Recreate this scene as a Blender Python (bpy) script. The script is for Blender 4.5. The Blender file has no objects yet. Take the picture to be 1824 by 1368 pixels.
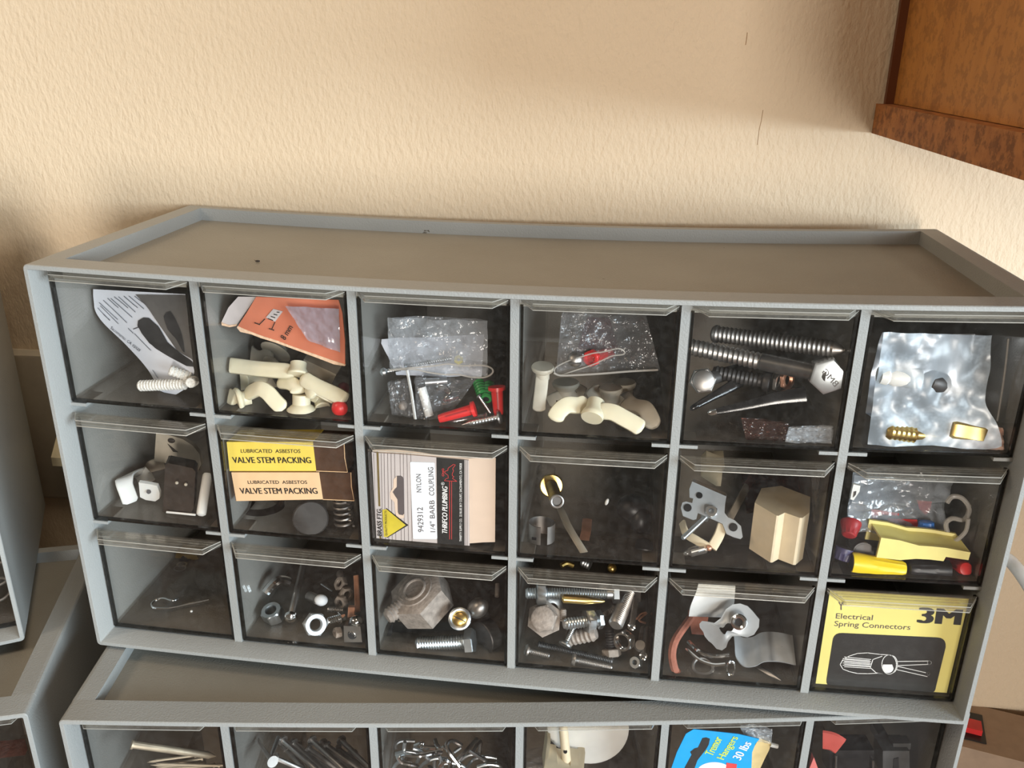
import bpy, bmesh, math, random
from mathutils import Vector, Matrix, Quaternion
from mathutils import noise as mnoise
random.seed(7)
sc = bpy.context.scene
C = sc.collection
V = Vector
# ------------------------------------------------------------------ camera
F = 1548.7319
RW = Matrix(((0.9922856, 0.1236299, 0.0092141), (0.0532772, -0.3581445, -0.9321449), (-0.1119410, 0.9254449, -0.3619683)))
CAM = V((0.26911, -0.35878, 0.30543))
cd = bpy.data.cameras.new('camera'); cam = bpy.data.objects.new('camera', cd); C.objects.link(cam)
m = Matrix((RW[0], -RW[1], -RW[2])).transposed().to_4x4(); m.translation = CAM
cam.matrix_world = m
cd.sensor_width = 36; cd.lens = F / 1824 * 36; cd.clip_start = .01; cd.clip_end = 50
sc.camera = cam
# ------------------------------------------------------------------ world, light, exposure
sc.view_settings.view_transform = 'Standard'; sc.view_settings.look = 'None'
sc.view_settings.gamma = 1; sc.view_settings.use_curve_mapping = False
sc.view_settings.exposure = 0.0
sc.cycles.transparent_max_bounces = 48
sc.cycles.max_bounces = 10
w = bpy.data.worlds.new('room_air'); sc.world = w; w.use_nodes = True
w.node_tree.nodes['Background'].inputs[0].default_value = (1.0, .82, .64, 1)
w.node_tree.nodes['Background'].inputs[1].default_value = .125
def area(name, loc, target, sx, sy, power, col):
    l = bpy.data.lights.new(name, 'AREA'); l.shape = 'RECTANGLE'; l.size = sx; l.size_y = sy; l.energy = power; l.color = col
    o = bpy.data.objects.new(name, l); C.objects.link(o); o.location = loc
    o.rotation_euler = (V(target) - V(loc)).to_track_quat('-Z', 'Y').to_euler(); return o
area('window_daylight', (2.1, -1.22, .38), (.2, .0, .1), 1.5, .75, 92, (.74, .89, 1.0))
area('doorway_daylight', (.85, -2.3, .10), (.3, .1, .2), .4, .7, 38, (1.0, .96, .90))
area('ceiling_lamp', (.50, -.42, 1.95), (.1, .1, .15), .6, .6, 10.5, (1.0, .84, .66))
area('left_fill_light', (-.62, -.62, .85), (.1, .1, .2), .3, .3, 4.2, (1.0, .84, .66))  # added warm fill for the top and the wood face, no lamp known there
# ------------------------------------------------------------------ pixel ray helpers (photograph frame 1824 x 1368)
def ray(px, py):
    return RW.transposed() @ V(((px - 912) / F, (py - 684) / F, 1))
def PY(px, py, y):
    r = ray(px, py); return CAM + r * ((y - CAM.y) / r.y)
def PZ(px, py, z):
    r = ray(px, py); return CAM + r * ((z - CAM.z) / r.z)
class Plane:
    def __init__(s, p, n): s.p = V(p); s.n = V(n).normalized()
    def px(s, px, py, off=0.0):
        r = ray(px, py); q = s.p + s.n * off
        return CAM + r * ((q - CAM).dot(s.n) / r.dot(s.n))
# ------------------------------------------------------------------ mesh building
class MB:
    def __init__(s): s.v = []; s.f = []
    def add(s, vs, fs):
        b = len(s.v); s.v += [V(p) for p in vs]; s.f += [tuple(i + b for i in f) for f in fs]; return s
    def box(s, lo, hi, M=None, nx=1):
        x0, y0, z0 = lo; x1, y1, z1 = hi
        vs = []; fs = []
        for i in range(nx + 1):
            x = x0 + (x1 - x0) * i / nx
            vs += [(x, y0, z0), (x, y1, z0), (x, y1, z1), (x, y0, z1)]
        for i in range(nx):
            a = i * 4; b = a + 4
            for k in range(4): fs.append((a + k, b + k, b + (k + 1) % 4, a + (k + 1) % 4)[::-1])
        fs.append((0, 1, 2, 3)[::-1]); e = nx * 4; fs.append((e, e + 1, e + 2, e + 3))
        if M is not None: vs = [M @ V(p) for p in vs]
        return s.add(vs, fs)
    def loft(s, rings, cap=True, close=True):
        n = len(rings[0]); vs = [p for r in rings for p in r]; fs = []
        for i in range(len(rings) - 1):
            for k in range(n if close else n - 1):
                a = i * n + k; b = i * n + (k + 1) % n; fs.append((a, b, b + n, a + n))
        if cap: fs.append(tuple(range(n))[::-1]); fs.append(tuple(range((len(rings) - 1) * n, len(rings) * n)))
        return s.add(vs, fs)
    def lathe(s, A, B, prof, n=16, cap=True, ph=0.0):
        A = V(A); B = V(B); d = (B - A).normalized(); q = d.to_track_quat('Z', 'Y'); X = q @ V((1, 0, 0)); Y = q @ V((0, 1, 0))
        rings = [[A + d * t + (X * math.cos(2 * math.pi * k / n + ph) + Y * math.sin(2 * math.pi * k / n + ph)) * max(r, 1e-6) for k in range(n)] for t, r in prof]
        return s.loft(rings, cap)
    def cyl(s, A, B, r, n=14, r2=None):
        L = (V(B) - V(A)).length; return s.lathe(A, B, [(0, r), (L, r if r2 is None else r2)], n)
    def tube(s, path, r, n=8):
        path = [V(p) for p in path]; rings = []; prev = None
        for i, p in enumerate(path):
            t = (path[min(i + 1, len(path) - 1)] - path[max(i - 1, 0)]).normalized()
            if prev is None: x = t.orthogonal().normalized()
            else: x = (prev - t * prev.dot(t)).normalized()
            prev = x; y = t.cross(x); rr = r[i] if isinstance(r, (list, tuple)) else r
            rings.append([p + (x * math.cos(2 * math.pi * k / n) + y * math.sin(2 * math.pi * k / n)) * rr for k in range(n)])
        return s.loft(rings)
    def strip(s, path, wd, w, t, taper=None, n=10):
        path = [V(p) for p in path]; wd = V(wd).normalized(); rings = []
        for i, p in enumerate(path):
            tg = (path[min(i + 1, len(path) - 1)] - path[max(i - 1, 0)]).normalized()
            x = (wd - tg * wd.dot(tg)).normalized(); y = tg.cross(x); k = taper[i] if taper else 1
            ring = []
            for a in range(n):
                an = 2 * math.pi * a / n; c, sn = math.cos(an), math.sin(an)
                sq = lambda u: math.copysign(abs(u) ** .55, u)
                ring.append(p + x * sq(c) * w * .5 * k + y * sq(sn) * t * .5 * (k ** .5))
            rings.append(ring)
        return s.loft(rings)
    def prism(s, poly, vec):
        vec = V(vec); n = len(poly); vs = [V(p) for p in poly] + [V(p) + vec for p in poly]
        fs = [tuple(range(n))[::-1], tuple(range(n, 2 * n))] + [(i, (i + 1) % n, (i + 1) % n + n, i + n) for i in range(n)]
        return s.add(vs, fs)
    def face(s, poly): return s.add(poly, [tuple(range(len(poly)))])
    def ball(s, c, r, ax=None, sc3=(1, 1, 1), n=14, h=8):
        c = V(c); q = (V(ax).to_track_quat('Z', 'Y') if ax is not None else Quaternion()); vs = []
        rings = []
        for i in range(h + 1):
            a = math.pi * i / h; rr = max(math.sin(a), .002)
            rings.append([c + q @ V((rr * math.cos(2 * math.pi * k / n) * r * sc3[0], rr * math.sin(2 * math.pi * k / n) * r * sc3[1], -math.cos(a) * r * sc3[2])) for k in range(n)])
        return s.loft(rings)
    def sheet(s, S, nu, nv, t=0.0, off=None):
        g = [[S(i / nu, j / nv) for i in range(nu + 1)] for j in range(nv + 1)]
        vs = [p for row in g for p in row]; W = nu + 1
        fs = [(j * W + i, j * W + i + 1, (j + 1) * W + i + 1, (j + 1) * W + i)[::-1] for j in range(nv) for i in range(nu)]
        if t:
            b = len(vs); dv = off if off is not None else V((0, t, 0))
            vs += [p + dv for p in vs]; fs += [tuple(i + b for i in f)[::-1] for f in fs]
            edge = [(0, i) for i in range(nu + 1)] + [(j, nu) for j in range(1, nv + 1)] + [(nv, i) for i in range(nu - 1, -1, -1)] + [(j, 0) for j in range(nv - 1, 0, -1)]
            ids = [j * W + i for j, i in edge]
            for k in range(len(ids)):
                a = ids[k]; c = ids[(k + 1) % len(ids)]; fs.append((a, c, c + b, a + b))
        return s.add(vs, fs)
def mesh_obj(name, mb, mat, org, warp=None, ang=35):
    me = bpy.data.meshes.new(name); vs = [(warp(p) if warp else p) for p in mb.v]
    me.from_pydata([tuple(p - org) for p in vs], [], mb.f); me.validate()
    bm = bmesh.new(); bm.from_mesh(me); bmesh.ops.recalc_face_normals(bm, faces=bm.faces); bm.to_mesh(me); bm.free()
    me.polygons.foreach_set('use_smooth', [True] * len(me.polygons)); me.set_sharp_from_angle(angle=math.radians(ang)); me.update()
    for mm in (mat if isinstance(mat, (list, tuple)) else [mat]): me.materials.append(mm)
    o = bpy.data.objects.new(name, me); C.objects.link(o); return o
def setp(o, label, cat, group=None, kind=None):
    if label: o['label'] = label
    if cat: o['category'] = cat
    if group: o['group'] = group
    if kind: o['kind'] = kind
def base_of(vs):
    xs = [p.x for p in vs]; ys = [p.y for p in vs]; zs = [p.z for p in vs]
    return V(((min(xs) + max(xs)) / 2, (min(ys) + max(ys)) / 2, min(zs)))
# parts: list of (name, MB, material[, label[, [(subname, MB, material[, label])]]])
CL = None
def clamp_parts(parts):
    mbs = []
    for q in parts:
        mbs.append(q[1])
        if len(q) > 4: mbs += [x[1] for x in q[4]]
    vs = [p for m_ in mbs for p in m_.v]
    if not vs: return
    inv = LX.inverted() if CL == 'low' else Matrix(); fw = LX if CL == 'low' else Matrix(); sb, stp = (.0048, .0045) if CL == 'low' else (.0029, .0044)
    def sg(p): u = min(1, max(0, p.x / W)); return (sb + (stp - sb) * p.z / H) * 4 * u * (1 - u)
    c = inv @ (sum(vs, V()) / len(vs)); c.z += sg(c)
    col = min(range(6), key=lambda k: abs(sum(cell(k, 0)[:2]) / 2 - c.x)); row = min(range(3), key=lambda k: abs(sum(cell(0, k)[2:]) / 2 - c.z))
    x0, x1, z0, z1 = cell(col, row)
    for m_ in mbs:
        for i, p in enumerate(m_.v):
            q = inv @ p; s_ = sg(q)
            m_.v[i] = fw @ V((min(max(q.x, x0 + .0023), x1 - .0023), min(max(q.y, .01475), .1480), min(max(q.z, z0 + .0021 - s_), z1 - .0045 - s_)))
def thing(name, label, cat, parts, group=None, warp=None, mats=None):
    if CL: clamp_parts(parts)
    parts = [p for p in parts if p[1].v]
    if len(parts) == 1 and parts[0][0] is None:
        mb = parts[0][1]; org = base_of([warp(p) for p in mb.v] if warp else mb.v)
        o = mesh_obj(name, mb, parts[0][2], org, warp); o.location = org; setp(o, label, cat, group); return o
    allv = [p for q in parts for p in q[1].v]
    org = base_of([warp(p) for p in allv] if warp else allv)
    e = bpy.data.objects.new(name, None); C.objects.link(e); e.location = org; e.empty_display_size = .01; setp(e, label, cat, group)
    for q in parts:
        o = mesh_obj(q[0], q[1], q[2], org, warp); o.parent = e
        if len(q) > 3 and q[3]: o['label'] = q[3]
        if len(q) > 4:
            for sub in q[4]:
                c = mesh_obj(sub[0], sub[1], sub[2], org, warp); c.parent = o
                if len(sub) > 3 and sub[3]: c['label'] = sub[3]
    return e
def struct(name, mb, mat, parent=None):
    org = base_of(mb.v); o = mesh_obj(name, mb, mat, org if parent is None else parent['org_v'] if False else org)
    o.location = org; o['kind'] = 'structure'; return o
# ------------------------------------------------------------------ materials
def nodes(name):
    mt = bpy.data.materials.new(name); mt.use_nodes = True; nt = mt.node_tree; return mt, nt, nt.nodes['Principled BSDF']
def coord(nt): return nt.nodes.new('ShaderNodeTexCoord').outputs['Object']
def noise_n(nt, scale, detail=3, vec=None, rough=.55):
    n = nt.nodes.new('ShaderNodeTexNoise'); n.inputs['Scale'].default_value = scale; n.inputs['Detail'].default_value = detail; n.inputs['Roughness'].default_value = rough
    nt.links.new(vec if vec is not None else coord(nt), n.inputs['Vector']); return n
def ramp(nt, src, stops):
    r = nt.nodes.new('ShaderNodeValToRGB'); e = r.color_ramp.elements
    while len(e) < len(stops): e.new(.5)
    for q, (p, c) in zip(e, stops): q.position = p; q.color = (*c, 1) if len(c) == 3 else c
    nt.links.new(src, r.inputs[0]); return r
def bump(nt, b, src, strength, dist=.001):
    n = nt.nodes.new('ShaderNodeBump'); n.inputs['Strength'].default_value = strength; n.inputs['Distance'].default_value = dist
    nt.links.new(src, n.inputs['Height']); nt.links.new(n.outputs[0], b.inputs['Normal']); return n
def M(name, col, rough=.5, metal=0.0, var=.12, scale=120, bmp=0.0, bscale=600, sss=0.0, spec=None, coat=0.0, trans=0.0):
    mt, nt, b = nodes(name)
    n = noise_n(nt, scale)
    lo = tuple(max(0, c * (1 - var)) for c in col); hi = tuple(min(1, c * (1 + var)) for c in col)
    r = ramp(nt, n.outputs['Fac'], [(.3, lo), (.7, hi)]); nt.links.new(r.outputs[0], b.inputs['Base Color'])
    b.inputs['Roughness'].default_value = rough; b.inputs['Metallic'].default_value = metal
    if spec is not None: b.inputs['Specular IOR Level'].default_value = spec
    if coat: b.inputs['Coat Weight'].default_value = coat; b.inputs['Coat Roughness'].default_value = .15
    if sss: b.inputs['Subsurface Weight'].default_value = sss; b.inputs['Subsurface Radius'].default_value = (1, .8, .5); b.inputs['Subsurface Scale'].default_value = .004
    if trans: b.inputs['Transmission Weight'].default_value = trans
    if bmp: bump(nt, b, noise_n(nt, bscale, 2).outputs['Fac'], bmp)
    return mt
def film(name, tint, gloss, milk, rough=.08, wrinkle=0.0, wscale=60, milkcol=(.8, .8, .8), ior=1.45, dust=0.0, dscale=250):
    """thin clear plastic: see-through, with a Fresnel sheen, a little haze and optional dust and wrinkles"""
    mt = bpy.data.materials.new(name); mt.use_nodes = True; nt = mt.node_tree; nt.nodes.clear()
    out = nt.nodes.new('ShaderNodeOutputMaterial'); tr = nt.nodes.new('ShaderNodeBsdfTransparent'); tr.inputs[0].default_value = (*tint, 1)
    gl = nt.nodes.new('ShaderNodeBsdfGlossy'); gl.inputs['Roughness'].default_value = rough; df = nt.nodes.new('ShaderNodeBsdfDiffuse'); df.inputs[0].default_value = (*milkcol, 1)
    fr = nt.nodes.new('ShaderNodeFresnel')
    geo = nt.nodes.new('ShaderNodeNewGeometry'); io = nt.nodes.new('ShaderNodeMath'); io.operation = 'MULTIPLY_ADD'; io.inputs[1].default_value = 1 / ior - ior; io.inputs[2].default_value = ior
    nt.links.new(geo.outputs['Backfacing'], io.inputs[0]); nt.links.new(io.outputs[0], fr.inputs[0])
    mul = nt.nodes.new('ShaderNodeMath'); mul.operation = 'MULTIPLY'; mul.inputs[1].default_value = gloss; nt.links.new(fr.outputs[0], mul.inputs[0]); mul.use_clamp = True
    m1 = nt.nodes.new('ShaderNodeMixShader'); m2 = nt.nodes.new('ShaderNodeMixShader')
    nt.links.new(tr.outputs[0], m1.inputs[1]); nt.links.new(df.outputs[0], m1.inputs[2])
    if dust:
        n = noise_n(nt, dscale, 5, rough=.75); r = ramp(nt, n.outputs['Fac'], [(.45, (milk,) * 3), (.8, (milk + dust,) * 3)]); nt.links.new(r.outputs[0], m1.inputs[0])
    else: m1.inputs[0].default_value = milk
    nt.links.new(m1.outputs[0], m2.inputs[1]); nt.links.new(gl.outputs[0], m2.inputs[2]); nt.links.new(mul.outputs[0], m2.inputs[0])
    nt.links.new(m2.outputs[0], out.inputs[0])
    if wrinkle:
        n = noise_n(nt, wscale, 3); bp = nt.nodes.new('ShaderNodeBump'); bp.inputs['Strength'].default_value = wrinkle; bp.inputs['Distance'].default_value = .004
        nt.links.new(n.outputs['Fac'], bp.inputs['Height'])
        for q in (gl, df, fr): nt.links.new(bp.outputs[0], q.inputs['Normal'])
    return mt
def wall_mat():
    mt, nt, b = nodes('cream_stucco_paint'); co = coord(nt)
    n1 = noise_n(nt, 5, 3, co); r = ramp(nt, n1.outputs['Fac'], [(.3, (.615, .485, .335)), (.7, (.655, .525, .37))])
    n2 = noise_n(nt, 42, 4, co); sp = ramp(nt, n2.outputs['Fac'], [(.775, (0, 0, 0)), (.80, (1, 1, 1))])
    mx = nt.nodes.new('ShaderNodeMixRGB'); mx.inputs[2].default_value = (.30, .19, .10, 1)
    sc_ = nt.nodes.new('ShaderNodeMath'); sc_.operation = 'MULTIPLY'; sc_.inputs[1].default_value = .5
    nt.links.new(sp.outputs[0], sc_.inputs[0]); nt.links.new(sc_.outputs[0], mx.inputs[0]); nt.links.new(r.outputs[0], mx.inputs[1]); nt.links.new(mx.outputs[0], b.inputs['Base Color'])
    b.inputs['Roughness'].default_value = .65
    mp = nt.nodes.new('ShaderNodeMapping'); mp.inputs['Rotation'].default_value = (0, .55, 0); mp.inputs['Scale'].default_value = (1.7, 1, .8); nt.links.new(co, mp.inputs[0])
    n3 = noise_n(nt, 230, 3, mp.outputs[0], .5); n4 = noise_n(nt, 700, 2, co)
    ad = nt.nodes.new('ShaderNodeMath'); ad.operation = 'MULTIPLY_ADD'; ad.inputs[1].default_value = .18; nt.links.new(n4.outputs['Fac'], ad.inputs[0]); nt.links.new(n3.outputs['Fac'], ad.inputs[2])
    bump(nt, b, ad.outputs[0], .5, .0019); return mt
def cabinet_mat(c0=(.275, .277, .264), c1=(.32, .322, .307), nm='grey_pebbled_plastic'):
    mt, nt, b = nodes(nm); co = coord(nt)
    n = noise_n(nt, 9, 4, co); r = ramp(nt, n.outputs['Fac'], [(.3, c0), (.7, c1)])
    n2 = noise_n(nt, 170, 4, co); sp = ramp(nt, n2.outputs['Fac'], [(.755, (0, 0, 0)), (.775, (1, 1, 1))])
    mx = nt.nodes.new('ShaderNodeMixRGB'); mx.inputs[2].default_value = (.09, .075, .055, 1)
    nt.links.new(sp.outputs[0], mx.inputs[0]); nt.links.new(r.outputs[0], mx.inputs[1]); nt.links.new(mx.outputs[0], b.inputs['Base Color'])
    b.inputs['Roughness'].default_value = .5; b.inputs['Specular IOR Level'].default_value = .35
    bump(nt, b, noise_n(nt, 1100, 2, co).outputs['Fac'], .35, .0006); return mt
def wood_mat(name, c0, c1, grain=(60, 60, 6), speck=.0, rough=.5):
    mt, nt, b = nodes(name); co = coord(nt); mp = nt.nodes.new('ShaderNodeMapping'); mp.inputs['Scale'].default_value = grain; nt.links.new(co, mp.inputs[0])
    n = noise_n(nt, 1, 5, mp.outputs[0], .65); r = ramp(nt, n.outputs['Fac'], [(.3, c0), (.7, c1)])
    if speck:
        n2 = noise_n(nt, 160, 4, co, .7); sp = ramp(nt, n2.outputs['Fac'], [(.42, (1, 1, 1)), (.52, (0, 0, 0))]); mx = nt.nodes.new('ShaderNodeMixRGB'); mx.blend_type = 'MULTIPLY'
        mx.inputs[2].default_value = (.25, .2, .16, 1); mu = nt.nodes.new('ShaderNodeMath'); mu.operation = 'MULTIPLY'; mu.inputs[1].default_value = speck
        nt.links.new(sp.outputs[0], mu.inputs[0]); nt.links.new(mu.outputs[0], mx.inputs[0]); nt.links.new(r.outputs[0], mx.inputs[1]); nt.links.new(mx.outputs[0], b.inputs['Base Color'])
    else: nt.links.new(r.outputs[0], b.inputs['Base Color'])
    b.inputs['Roughness'].default_value = rough; bump(nt, b, n.outputs['Fac'], .2, .0008); return mt
m_wall = wall_mat(); m_cab = cabinet_mat(); m_top = cabinet_mat((.225, .208, .172), (.285, .268, .228), 'dusty_warm_tinted_plastic')  # top colour: dust, plus the wall's warm bounce painted in as tan
m_wood = wood_mat('orange_brown_panel', (.40, .155, .030), (.52, .22, .046), (50, 50, 7), .35)
m_chip = wood_mat('brown_particle_board', (.28, .092, .022), (.45, .175, .045), (90, 90, 90), .6, .7)
m_stile = wood_mat('dark_stained_edge', (.11, .03, .008), (.17, .05, .013), (60, 60, 6))
m_bench = wood_mat('dark_red_brown_bench', (.11, .05, .03), (.17, .08, .05), (4, 50, 50))
m_clear = film('clear_drawer_plastic', (.98, .972, .962), .6, .003, .035, dust=.016, milkcol=(.72, .70, .66))
m_floor = film('dusty_drawer_floor', (.84, .80, .76), .4, .035, .2, dust=.07, milkcol=(.60, .56, .50))
m_rim = film('handle_highlight_film', (.85, .84, .81), 1.6, .38, .15, milkcol=(.78, .75, .68))  # pale haze paints the bright refraction lines of the handle edges
m_ledge = film('clear_handle_plastic', (.95, .94, .915), 1.3, .045, .06, dust=.07, milkcol=(.68, .65, .58), ior=1.6)
m_edge = film('edge_darkening_film', (.22, .20, .17), 1.0, .02, .12, dust=.02, milkcol=(.3, .28, .25))  # dark tint stands in for internal reflection at the plastic's edge
# ------------------------------------------------------------------ setting
th = math.radians(2.0); WN = V((-math.sin(th), math.cos(th), 0)); WT = V((math.cos(th), math.sin(th), 0)); W0 = V((0, .1665, 0))
wallp = Plane(W0, WN)
MW = Matrix((( WT.x, WN.x, 0, W0.x), (WT.y, WN.y, 0, W0.y), (0, 0, 1, 0), (0, 0, 0, 1)))
ZB = -.2180                                         # bench top
wl = MB().box((-1.6, 0, ZB - .8), (1.6, .1, 1.6), MW); wall = struct('wall_back', wl, m_wall)
ws = MB().box((.70, -.34, ZB + .001), (.80, -.001, .15), MW); struct('right_shade_wall', ws, m_wall)  # unseen low wall, added to keep window light off the lower right
def crack(pts, r):
    return MB().tube([wallp.px(x, y, .0002) for x, y in pts], r, 5)
m_crack = M('crack_shadow', (.30, .19, .10), .9)
cb = MB()
for pts, r in (([(1331, 58), (1330, 68), (1328, 80)], .00035), ([(1359, 196), (1356, 215), (1352, 232), (1349, 258)], .0003), ([(1323, 298), (1322, 312), (1318, 345), (1316, 380), (1315, 398)], .0002), ([(1350, 180), (1357, 192)], .0002)):
    cb.v and None; t = crack(pts, r); cb.add(t.v, t.f)
o = mesh_obj('crack', cb, m_crack, base_of(wl.v)); o.parent = wall; o['label'] = 'thin broken hairline crack in the cream wall'
bb = MB().box((-1.6, -.75, ZB - .035), (1.6, -.001, ZB), MW)
leg = []
for x in (-1.5, 1.5):
    for y in (-.7, -.08): leg.append(MB().box((x - .04, y - .04, ZB - .8), (x + .04, y + .04, ZB - .035), MW))
thing('workbench', 'dark brown wooden workbench carrying the grey drawer cabinets', 'workbench', [('bench_top', bb, m_bench)] + [('leg', l, m_bench) for l in leg])
# wooden wall cabinet, upper right
xa, zb_ = .4105 , .2612
def wl_(x, y, z): return MW @ V((x, y, z))
lx = (wallp.px(1552, 237) - W0).dot(WT); zb_ = wallp.px(1552, 237).z
DEP = .30
pan = MB().box((lx + .0085, -DEP, zb_ + .0165), (lx + .018, -.0006, zb_ + .7), MW)
rail = MB().box((lx, -DEP - .002, zb_), (lx + .02, -.0006, zb_ + .0162), MW)
stl = MB().box((lx + .004, -.0042, zb_ + .0163), (lx + .0085, -.0006, zb_ + .7), MW)
bot = MB().box((lx + .0201, -DEP + .002, zb_ + .004), (lx + .6, -.0006, zb_ + .016), MW)
rs = MB().box((lx + .6, -DEP, zb_), (lx + .618, -.0006, zb_ + .7), MW); tp = MB().box((lx + .018, -DEP, zb_ + .682), (lx + .6, -.0006, zb_ + .6995), MW)
dr = MB().box((lx + .001, -DEP - .022, zb_ + .002), (lx + .617, -DEP - .0025, zb_ + .698), MW)
thing('wall_cabinet', 'orange brown wooden wall cabinet hanging at the upper right over the drawers', 'cabinet',
      [('side_panel', pan, m_wood), ('bottom_rail', rail, m_chip, 'rough speckled particle board rail'), ('corner_strip', stl, m_stile, 'dark narrow strip against the wall'), ('bottom_panel', bot, m_wood), ('side_panel', rs, m_wood), ('top_panel', tp, m_wood), ('door', dr, m_wood)])
# ------------------------------------------------------------------ drawer cabinets
W, D, H = .45, .16058, .21081
REC = .012; XO, PT = .2252, .07506; R1, R2 = .0698, .1371
DIV = [XO + PT * (i - 2) for i in range(5)]
def cell(col, row):      # row 0 = top
    x0 = .0026 if col == 0 else DIV[col - 1] + .002
    x1 = W - .0026 if col == 5 else DIV[col] - .002
    z0 = (R2 + .0009, R1 + .0009, .0029)[row]; z1 = (H - .0032, R2 - .0009, R1 - .0009)[row]
    return x0, x1, z0, z1
def rrect(x0, x1, z0, z1, r, nx, nc=4):
    pts = []
    def arc(cx, cz, a0):
        for k in range(nc + 1):
            a = a0 + math.pi / 2 * k / nc; pts.append((cx + r * math.cos(a), cz + r * math.sin(a)))
    arc(x1 - r, z0 + r, -math.pi / 2); arc(x1 - r, z1 - r, 0)
    for k in range(1, nx): pts.append((x1 - r + (x0 - x1 + 2 * r) * k / nx, z1))
    arc(x0 + r, z1 - r, math.pi / 2); arc(x0 + r, z0 + r, math.pi)
    for k in range(1, nx): pts.append((x0 + r + (x1 - x0 - 2 * r) * k / nx, z0))
    return pts
def make_cabinet(label, MX, sagb, sagt, cells):
    def warp(p):
        u = min(1, max(0, p.x / W)); s = (sagb + (sagt - sagb) * p.z / H) * 4 * u * (1 - u)
        return MX @ V((p.x, p.y, p.z - s))
    NX = 20
    sh = MB()
    # walls and floor: a ring swept front to back (the top of the ring is only the front lip and rim)
    o = rrect(0, W, 0, H, .0022, NX); i = rrect(.0024, W - .0024, .0024, H - .0024, .0006, NX)
    def ring(pts, y): return [V((a, y, b)) for a, b in pts]
    sh.loft([ring(i, .0148), ring(i, .0004), ring([(a + (c - a) * .1, b + (d - b) * .1) for (a, b), (c, d) in zip(i, o)], 0), ring([(a + (c - a) * .85, b + (d - b) * .85) for (a, b), (c, d) in zip(i, o)], 0), ring(o, .0005), ring(o, .0148)], cap=False)
    # behind the rim: outer walls, floor
    for sx, x0 in ((1, 0), (-1, W)):
        sh.prism([V((x0 + sx * a, .0148, b)) for a, b in ((0, .002), (.0002, .001), (.001, .0002), (.0024, 0), (.0024, H), (.001, H - .0002), (.0002, H - .001), (0, H - .002))], (0, D - .0148, 0))
    for lo, hi in (((0.0024, D - .0024, 0.0024), (W - .0024, D, H)), ((0.0024, .0148, 0), (W - .0024, D, .0024))):
        sh.box(lo, hi, nx=NX if hi[0] - lo[0] > .1 else 1)
    # rim of the sunken top
    for lo, hi in (((.0024, .0148, H - .0024), (.0115, D - .0024, H)), ((W - .0115, .0148, H - .0024), (W - .0024, D - .0024, H)), ((.0115, D - .006, H - .0024), (W - .0115, D - .0024, H))):
        sh.box(lo, hi, nx=NX if hi[0] - lo[0] > .1 else 1)
    for lo, hi in (((.0100, .0135, H - .0075), (.0115, D - .0045, H - .0024)), ((W - .0115, .0135, H - .0075), (W - .01, D - .0045, H - .0024)), ((.0115, D - .006, H - .0075), (W - .0115, D - .0045, H - .0024)), ((.0115, .0135, H - .0075), (W - .0115, .0148, H - .0024))):
        sh.box(lo, hi, nx=NX if hi[0] - lo[0] > .1 else 1)
    top = MB().box((.0024, .0136, H - .0092), (W - .0024, D - .0026, H - .0075), nx=NX)
    dv = []
    for x in DIV: dv.append(MB().box((x - .002, REC, .0022), (x + .002, .0134, H - .0024)).box((x - .002, .0134, .0022), (x + .002, D - .0025, H - .0093)))
    rl = []
    for z in (R1, R2):
        for x in [0] + DIV + [W]:
            if x: rl.append(MB().box((max(x - .0105, .0022), REC + .0003, z - .0008), (min(x - .0019, W - .0022), REC + .016, z + .0008)))
            if x < W: rl.append(MB().box((max(x + .0019, .0022), REC + .0003, z - .0008), (min(x + .0105, W - .0022), REC + .016, z + .0008)))
    parts = [('housing', sh, m_cab), ('sunken_top', top, m_top, 'dusty sunken panel with warm bounce painted in')] + [('divider', q, m_cab) for q in dv] + [('rail_tab', q, m_cab) for q in rl]
    for col, row in cells:
        x0, x1, z0, z1 = cell(col, row); x0 += .0007; x1 -= .0007; z0 += .0006
        zt = z1 - (.0016 if row == 0 else .0036); yf = REC + .0006
        b = MB().box((x0, yf, z0), (x1, yf + .0018, zt - .0005), nx=4)
        yb = .150; zs = min(zt - .0025, z1 - .004, H - .0115)
        b.box((x0, yf + .0018, z0), (x0 + .0013, yb, zs)); b.box((x1 - .0013, yf + .0018, z0), (x1, yb, zs))
        b.box((x0 + .0013, yb - .0013, z0), (x1 - .0013, yb, zs), nx=4)
        fl = MB().box((x0 + .0013, yf + .0018, z0), (x1 - .0013, yb - .0013, z0 + .0013), nx=4)
        eg = MB(); e0 = .0004; e1 = .0010  # tinted frame that paints the clear front's edge dark
        eg.box((x0 - .0002, yf + .0001, z0), (x0 + e1, yf + .0022, zt - .0035)); eg.box((x1 - e1, yf + .0001, z0), (x1 + .0002, yf + .0022, zt - .0005)); eg.box((x0, yf + .0001, z0 - .0002), (x1, yf + .0022, z0 + e1), nx=4)
        h = MB(); yo = yf - .0092; ch = .0062
        def slab(za, zb2, ya, yb2, ca, cb2):
            rr = []
            for y, cc in ((yb2, cb2), (ya, ca)):
                rr.append([V((x0 + cc + (x1 - x0 - 2 * cc) * k / 4, y, za)) for k in range(5)] + [V((x0 + cc + (x1 - x0 - 2 * cc) * k / 4, y, zb2)) for k in range(4, -1, -1)])
            h.loft(rr)
        cm = ch * (1 - .0014 / .0092)
        slab(zt - .0016, zt, yo, yf - .00005, ch, .0003)                      # ledge, seen from above a trapezium
        slab(zt - .0030, zt - .0016, yo, yo + .0013, ch, cm)                   # lip turned down along its front
        for k in range(3):                                                   # ridges on the ledge
            y = yo + .0022 + k * .0021; cc = ch * (1 - (y - yo) / .0092)
            slab(zt, zt + .0004, y, y + .0007, cc, cc)
        he = MB()  # thin tubes drawn as painted highlights along the lip
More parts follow.
